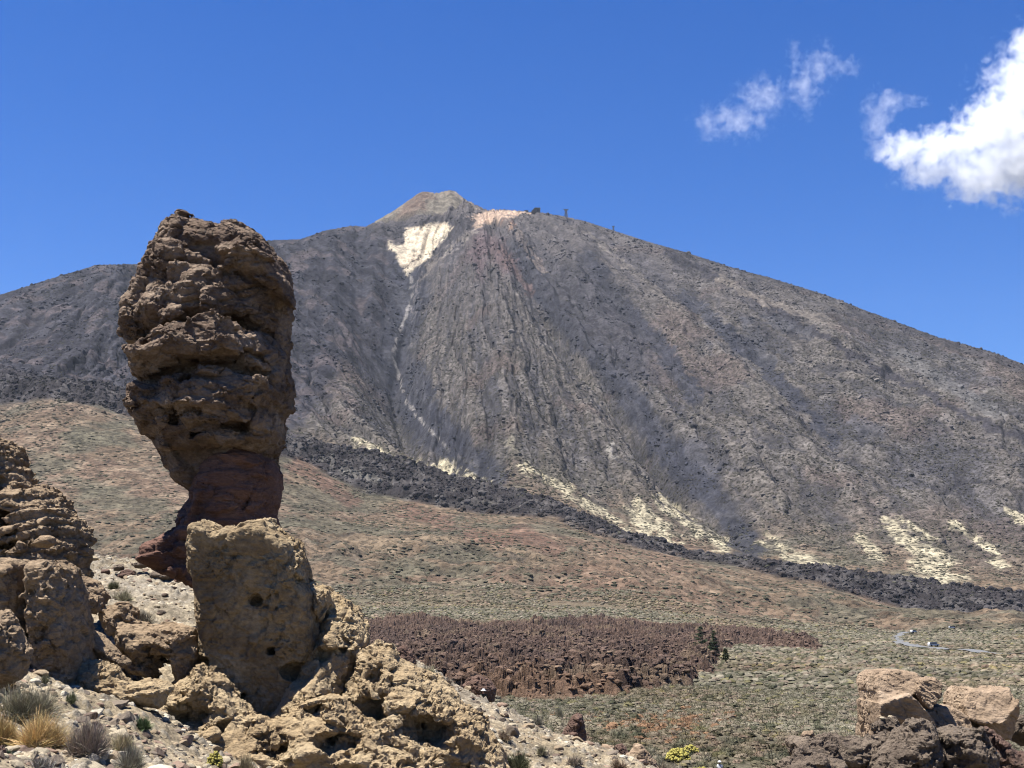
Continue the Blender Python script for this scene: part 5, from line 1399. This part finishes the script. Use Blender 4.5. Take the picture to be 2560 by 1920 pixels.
def pylon(px, hpx, label):
    x, y, z = ridge_point(px); h = hpx * y / F; w0, w1 = h * .17, h * .10
    root = tag(empty('cable_car_pylon', (x, y, z - 1)), label, 'pylon', 'cable car pylons on the mountain crest')
    th = h * .055; bars = []
    zs = [0, .35, .65, .88]
    for sx in (-1, 1):
        for sy in (-1, 1):
            bars.append(((sx * w0, sy * w0, 0), (sx * w1, sy * w1, h * .9), th))
    for a, b in zip(zs[:-1], zs[1:]):
        wa, wb = w0 + (w1 - w0) * a, w0 + (w1 - w0) * b
        for sy in (-1, 1):
            bars += [((-wa, sy * wa, a * h), (wb, sy * wb, b * h), th * .7), ((wa, sy * wa, a * h), (-wb, sy * wb, b * h), th * .7), ((-wb, sy * wb, b * h), (wb, sy * wb, b * h), th * .7)]
    boxes('lattice_mast', bars, M_steel, root)
    boxes('cross_arm', [((-h * .27, 0, h * .95), (h * .27, 0, h * .95), th * 1.5), ((-h * .27, 0, h * .93), (-h * .27, 0, h * 1.04), th), ((h * .27, 0, h * .93), (h * .27, 0, h * 1.04), th), ((-h * .1, 0, h * .8), (-h * .25, 0, h * .94), th), ((h * .1, 0, h * .8), (h * .25, 0, h * .94), th)], M_steel, root)
pylon(1415, 22, 'tall lattice cable car pylon on the crest beside the summit station')
pylon(1533, 13, 'lower lattice cable car pylon farther down the crest')
x, y, z = ridge_point(1340); k = y / F
root = tag(empty('cable_car_station', (x, y, z - 2)), 'dark cable car station building on the pale shoulder below the summit', 'station')
def prism(name, prof, y0, y1, mat, parent):
    n = len(prof); V = [(a, y0, b) for a, b in prof] + [(a, y1, b) for a, b in prof]
    me = bpy.data.meshes.new(name)
    me.from_pydata(V, [], [tuple(range(n)), tuple(range(2 * n - 1, n - 1, -1))] + [(i, i + n, (i + 1) % n + n, (i + 1) % n) for i in range(n)])
    me.update(); me.materials.append(mat)
    return obj(name, me, parent)
prism('hall', [(-12 * k, 0), (11 * k, 0), (11 * k, 12 * k), (-4 * k, 12 * k), (-12 * k, 4 * k)], -8, 10, M_conc, root)
prism('roof', [(-5 * k, 12 * k), (11.6 * k, 12 * k), (11.6 * k, 13 * k), (-4 * k, 13 * k)], -9, 11, M_steel, root)
prism('docking_bay', [(3 * k, 2 * k), (8 * k, 2 * k), (8 * k, 9 * k), (3 * k, 9 * k)], -8.6, -7.9, M_glass, root)
x, y, z = ridge_point(1316); 
root = tag(empty('hut', (x, y, z - 1)), 'low dark hut on the pale shoulder next to the cable car station', 'hut')
prism('walls', [(-5 * k, 0), (5 * k, 0), (5 * k, 2.6 * k), (-5 * k, 2.6 * k)], -4, 4, M_conc, root)
prism('roof', [(-5.4 * k, 2.6 * k), (5.4 * k, 2.6 * k), (4.4 * k, 3.6 * k), (-4.4 * k, 3.6 * k)], -4.5, 4.5, M_steel, root)

# ------------------------------------------------------------------ road and cars
M_road = plain_mat('asphalt', (0.16, 0.165, 0.17), 0.85, 0.12, 0.3)
pts = np.array([hit(a, b) for a, b in ROAD1])
q = np.concatenate([np.linspace(a, b, 14, endpoint=False) for a, b in zip(pts[:-1], pts[1:])] + [pts[-1:]])
for _ in range(12): q[1:-1] = (q[:-2] + q[1:-1] * 2 + q[2:]) / 4
tn = np.gradient(q[:, :2], axis=0); tn /= np.linalg.norm(tn, axis=1)[:, None]; nm = np.c_[-tn[:, 1], tn[:, 0]] * 3.2
L_, R_ = q[:, :2] + nm, q[:, :2] - nm
zz = np.maximum(np.maximum(gz(L_[:, 0], L_[:, 1]), gz(R_[:, 0], R_[:, 1])), gz(q[:, 0], q[:, 1])) + .5
V = np.concatenate([np.c_[L_, zz], np.c_[R_, zz]]); n = len(q)
tag(obj('road', mesh_np('road', V, np.array([(n + i, n + i + 1, i + 1, i) for i in range(n - 1)]), True, M_road)), kind='structure')
M_white = plain_mat('white_paint', (0.75, 0.75, 0.74), 0.3, 0.03)
M_tyre = plain_mat('tyre', (0.03, 0.03, 0.03), 0.9, 0.1)
def car(px, py, label, rot):
    x, y, z = hit(px, py); z += .55
    root = tag(empty('parked_car', (x, y, z)), label, 'car', 'white vehicles on the far road'); root.rotation_euler = (0, 0, rot)
    prism('body', [(-2.3, .35), (2.3, .35), (2.35, .9), (2.2, 1.0), (1.5, 1.1), (.9, 1.75), (-2.0, 1.8), (-2.3, 1.1)], -.9, .9, M_white, root)
    prism('windows', [(-1.9, 1.15), (1.3, 1.15), (.85, 1.6), (-1.85, 1.65)], -.92, .92, M_glass, root)
    a = np.linspace(0, 2 * math.pi, 12, endpoint=False)
    for sx in (-1.4, 1.4):
        for sy in (-1, 1):
            prism('wheel', [(sx + .36 * math.cos(t), .36 + .36 * math.sin(t)) for t in a], sy * .93 - .1, sy * .93 + .1, M_tyre, root)
car(2334, 1619, 'white van on the road bend nearest the camera', .2)
car(2284, 1584, 'white car where the far road leaves the brown foothill', .6)
car(2380, 1574, 'white car farthest along the plain below the dark lava tongue', 0)

# ------------------------------------------------------------------ two hikers
M_skin = plain_mat('skin', (0.45, 0.27, 0.19), 0.6, 0.05)
M_wcloth = plain_mat('white_cloth', (0.8, 0.8, 0.8), 0.9, 0.03)
M_dcloth = plain_mat('black_cloth', (0.02, 0.025, 0.02), 0.9, 0.1)
M_jean = plain_mat('blue_grey_cloth', (0.09, 0.10, 0.13), 0.9, 0.1)
M_hair = plain_mat('dark_hair', (0.03, 0.022, 0.018), 0.8, 0.1)
def skin_body(name, nodes, edges, mat, parent):
    """One continuous surface grown over a skeleton."""
    me = bpy.data.meshes.new(name); keys = list(nodes)
    me.from_pydata([nodes[k][:3] for k in keys], [(keys.index(a), keys.index(b)) for a, b in edges], [])
    me.update(); o = obj(name, me, parent)
    m = o.modifiers.new('skin', 'SKIN'); m.use_smooth_shade = True
    for i, k in enumerate(keys):
        rr = nodes[k][3]; me.skin_vertices[0].data[i].radius = rr if isinstance(rr, tuple) else (rr, rr)
    me.skin_vertices[0].data[0].use_root = True
    o.modifiers.new('sub', 'SUBSURF').levels = 1; o.modifiers['sub'].render_levels = 2
    me.materials.append(mat); return o
def person(px, Y, top_py, label, shirt, hat, trousers):
    x, y, zt = unproject(px, top_py, Y); z = zt - 1.74
    root = tag(empty('person', (x, y, z)), label, 'person'); root.rotation_euler = (0, 0, 2.6)
    B = {'pelvis': (0, 0, .95, (.15, .11)), 'waist': (0, 0, 1.10, (.14, .10)), 'chest': (0, 0, 1.30, (.17, .11)), 'neck0': (0, .0, 1.43, .065), 'neck': (0, .01, 1.49, .055), 'head0': (0, .02, 1.55, (.065, .08)), 'head': (0, .02, 1.63, (.075, .095)), 'crown': (0, .01, 1.70, (.05, .07)), 'nose': (0, .125, 1.60, .014)}
    E = [('pelvis', 'waist'), ('waist', 'chest'), ('chest', 'neck0'), ('neck0', 'neck'), ('neck', 'head0'), ('head0', 'head'), ('head', 'crown'), ('head0', 'nose')]
    for s, t in ((-1, 'l'), (1, 'r')):
        B.update({'sh' + t: (s * .18, 0, 1.38, .06), 'el' + t: (s * .24, -.02, 1.12, .042), 'wr' + t: (s * .25, .08, .88, .03), 'pa' + t: (s * .25, .10, .81, (.035, .018)),
                  'hp' + t: (s * .10, 0, .88, .09), 'kn' + t: (s * .11, .02, .48, .06), 'an' + t: (s * .12, 0, .09, .042), 'to' + t: (s * .13, .16, .04, .035)})
        E += [('chest', 'sh' + t), ('sh' + t, 'el' + t), ('el' + t, 'wr' + t), ('wr' + t, 'pa' + t), ('pelvis', 'hp' + t), ('hp' + t, 'kn' + t), ('kn' + t, 'an' + t), ('an' + t, 'to' + t)]
        for i, (dx, ln) in enumerate(((-.024, .07), (-.008, .085), (.008, .08), (.024, .065))):
            B[f'f{i}{t}'] = (s * .25 + dx * .3, .11 + dx, .81 - ln, .009); E.append(('pa' + t, f'f{i}{t}'))
        B['th' + t] = (s * .235, .15, .80, .01); E.append(('wr' + t, 'th' + t))
    skin_body('body', B, E, M_skin, root)
    S = {'w': (0, 0, .98, (.18, .14)), 'c': (0, 0, 1.30, (.205, .14)), 'n': (0, 0, 1.42, (.10, .09)), 'sl': (-.19, 0, 1.38, .085), 'sr': (.19, 0, 1.38, .085), 'el': (-.235, -.015, 1.17, .065), 'er': (.235, -.015, 1.17, .065)}
    skin_body('shirt', S, [('w', 'c'), ('c', 'n'), ('c', 'sl'), ('c', 'sr'), ('sl', 'el'), ('sr', 'er')], shirt, root)
    T_ = {'p': (0, 0, .96, (.17, .135)), 'hl': (-.10, 0, .86, .11), 'hr': (.10, 0, .86, .11), 'kl': (-.11, .02, .48, .078), 'kr': (.11, .02, .48, .078), 'al': (-.12, 0, .12, .062), 'ar': (.12, 0, .12, .062)}
    skin_body('trousers', T_, [('p', 'hl'), ('p', 'hr'), ('hl', 'kl'), ('hr', 'kr'), ('kl', 'al'), ('kr', 'ar')], trousers, root)
    a = np.linspace(0, 2 * math.pi, 20, endpoint=False); prof = [(.0, 1.775), (.075, 1.765), (.105, 1.72), (.112, 1.675), (.185, 1.65), (.185, 1.643), (.108, 1.660)]
    V = np.array([(r_ * math.cos(t), .01 + r_ * math.sin(t), h) for r_, h in prof for t in a])
    Fc = np.array([(i * 20 + j, i * 20 + (j + 1) % 20, (i + 1) * 20 + (j + 1) % 20, (i + 1) * 20 + j) for i in range(len(prof) - 1) for j in range(20)])[:, ::-1]
    obj('hat', mesh_np('hat', V, Fc, True, hat), root)
    v, f = ico(2); v = v * np.array([.088, .10, .10]) + np.array([0, -.012, 1.62]); v[:, 1] = np.minimum(v[:, 1], .045)
    obj('hair', mesh_np('hair', v, f, True, M_hair), root)
person(1799, 120, 1902, 'hiker in a white sun hat and white shirt walking through the scrub', M_wcloth, M_wcloth, M_jean)
person(1209, 88, 1723, 'hiker in a white hat and black clothes before the pinkish boulder', M_dcloth, M_wcloth, M_dcloth)
# ------------------------------------------------------------------ clouds
def cloud(name, label, blobs, dist, dens, scale, thr, seed, amp=1.0, soft=.75):
    """A drifting cloud: a closed volume whose density comes from a few soft bodies eaten away by turbulence."""
    C0 = np.array([unproject(px, py, dist) for px, py, rx, ry in blobs])
    k = dist / F; lo = np.array([(c[0] - rx * k * 1.7, c[1] - 1.7 * max(rx, ry) * k, c[2] - ry * k * 1.7) for c, (_, _, rx, ry) in zip(C0, blobs)]).min(0)
    hi = np.array([(c[0] + rx * k * 1.7, c[1] + 1.7 * max(rx, ry) * k, c[2] + ry * k * 1.7) for c, (_, _, rx, ry) in zip(C0, blobs)]).max(0)
    ctr = (lo + hi) / 2; h = (hi - lo) / 2
    V = np.array([(sx, sy, sz) for sx in (-1, 1) for sy in (-1, 1) for sz in (-1, 1)], f32) * h
    o = obj(name, mesh_np(name, V, np.array([(0, 1, 3, 2), (4, 6, 7, 5), (0, 4, 5, 1), (2, 3, 7, 6), (0, 2, 6, 4), (1, 5, 7, 3)]), False), None, ctr)
    m = bpy.data.materials.new(name); m.use_nodes = True; t = m.node_tree
    for n in list(t.nodes):
        if n.type != 'OUTPUT_MATERIAL': t.nodes.remove(n)
    tc = nd(t, 'TexCoord').outputs['Object']
    wn = nd(t, 'TexNoise', Scale=1 / (scale * 1.6), Detail=3.0); t.links.new(tc, wn.inputs['Vector'])
    wv = nd(t, 'VectorMath', operation='MULTIPLY_ADD'); t.links.new(wn.outputs['Color'], wv.inputs[0])
    wv.inputs[1].default_value = (scale * .9,) * 3; t.links.new(tc, wv.inputs[2])
    wo = nd(t, 'VectorMath', operation='SUBTRACT'); t.links.new(wv.outputs[0], wo.inputs[0]); wo.inputs[1].default_value = (scale * .45,) * 3
    best = None
    for c, (_, _, rx, ry) in zip(C0, blobs):
        s = nd(t, 'VectorMath', operation='SUBTRACT'); t.links.new(wo.outputs[0], s.inputs[0]); s.inputs[1].default_value = tuple(c - ctr)
        dv = nd(t, 'VectorMath', operation='DIVIDE'); t.links.new(s.outputs[0], dv.inputs[0]); dv.inputs[1].default_value = (rx * k, min(rx, ry) * k * 1.1, ry * k)
        ln = nd(t, 'VectorMath', operation='LENGTH'); t.links.new(dv.outputs[0], ln.inputs[0])
        e = math_n(t, 'SUBTRACT', 1.0, ln.outputs['Value'])
        best = e if best is None else math_n(t, 'MAXIMUM', best, e)
    nz = nd(t, 'TexNoise', Scale=1 / scale, Detail=7.0, Roughness=.62, Distortion=.3); t.links.new(tc, nz.inputs['Vector'])
    nn = math_n(t, 'MULTIPLY', math_n(t, 'SUBTRACT', nz.outputs['Fac'], .5), 3.4 * amp)
    dd = math_n(t, 'ADD', best, nn)
    dn = nd(t, 'MapRange'); t.links.new(dd, dn.inputs[0])
    for i, v in ((1, thr), (2, thr + soft), (3, 0.0), (4, dens)): dn.inputs[i].default_value = v
    edge = nd(t, 'MapRange'); t.links.new(best, edge.inputs[0])
    for i, v in ((1, -.6), (2, -.1), (3, 0.0), (4, 1.0)): edge.inputs[i].default_value = v
    pv = nd(t, 'VolumePrincipled', Anisotropy=0.2)
    pv.inputs['Color'].default_value = (0.86, 0.885, 0.93, 1)
    t.links.new(math_n(t, 'MULTIPLY', dn.outputs[0], edge.outputs[0]), pv.inputs['Density'])
    t.links.new(pv.outputs[0], t.nodes['Material Output'].inputs['Volume'])
    o.data.materials.append(m)
    return tag(o, label, 'cloud')
cloud('cloud', 'big bright white cumulus cloud cut by the edge of the sky', [(2585, 240, 110, 160), (2590, 130, 70, 90), (2490, 325, 105, 95), (2380, 365, 130, 60), (2270, 375, 80, 50), (2620, 300, 170, 190), (2450, 440, 110, 75), (2330, 420, 90, 50), (2540, 400, 130, 110)], 7000, 0.026, 75, .08, 0, .95, 1.25)
cloud('cloud', 'thin torn wispy cloud drifting in the blue sky alone', [(1840, 300, 95, 55), (1910, 240, 75, 55), (2010, 215, 45, 85), (2055, 165, 45, 60), (2110, 168, 48, 28), (1775, 310, 40, 50), (1985, 140, 22, 50)], 7000, 0.005, 52, .15, 1, 1.25, 1.7)
cloud('cloud', 'thin pale curl of cloud hanging before the big cumulus', [(2195, 300, 42, 85), (2225, 255, 50, 36), (2215, 370, 60, 40), (2290, 250, 40, 20), (2290, 450, 70, 30)], 6900, 0.006, 55, .12, 2, 1.1, 1.6)

# ------------------------------------------------------------------ the air
top = float(GM['Z'].max()) + 25
V = np.array([(sx, sy, sz) for sx in (-4200, 4200) for sy in (-300, 6500) for sz in (-27.5, top)], f32)
hz = obj('haze', mesh_np('haze', V, np.array([(0, 1, 3, 2), (4, 6, 7, 5), (0, 4, 5, 1), (2, 3, 7, 6), (0, 2, 6, 4), (1, 5, 7, 3)]), False))
m = bpy.data.materials.new('haze'); m.use_nodes = True; t = m.node_tree
for n in list(t.nodes):
    if n.type != 'OUTPUT_MATERIAL': t.nodes.remove(n)
pv = nd(t, 'VolumePrincipled', Density=1.3e-5, Anisotropy=0.2); pv.inputs['Color'].default_value = (0.75, 0.86, 1.0, 1)
t.links.new(pv.outputs[0], t.nodes['Material Output'].inputs['Volume'])
hz.data.materials.append(m)
tag(hz, 'thin blue air between the near rocks and the mountain', 'haze', kind='stuff')
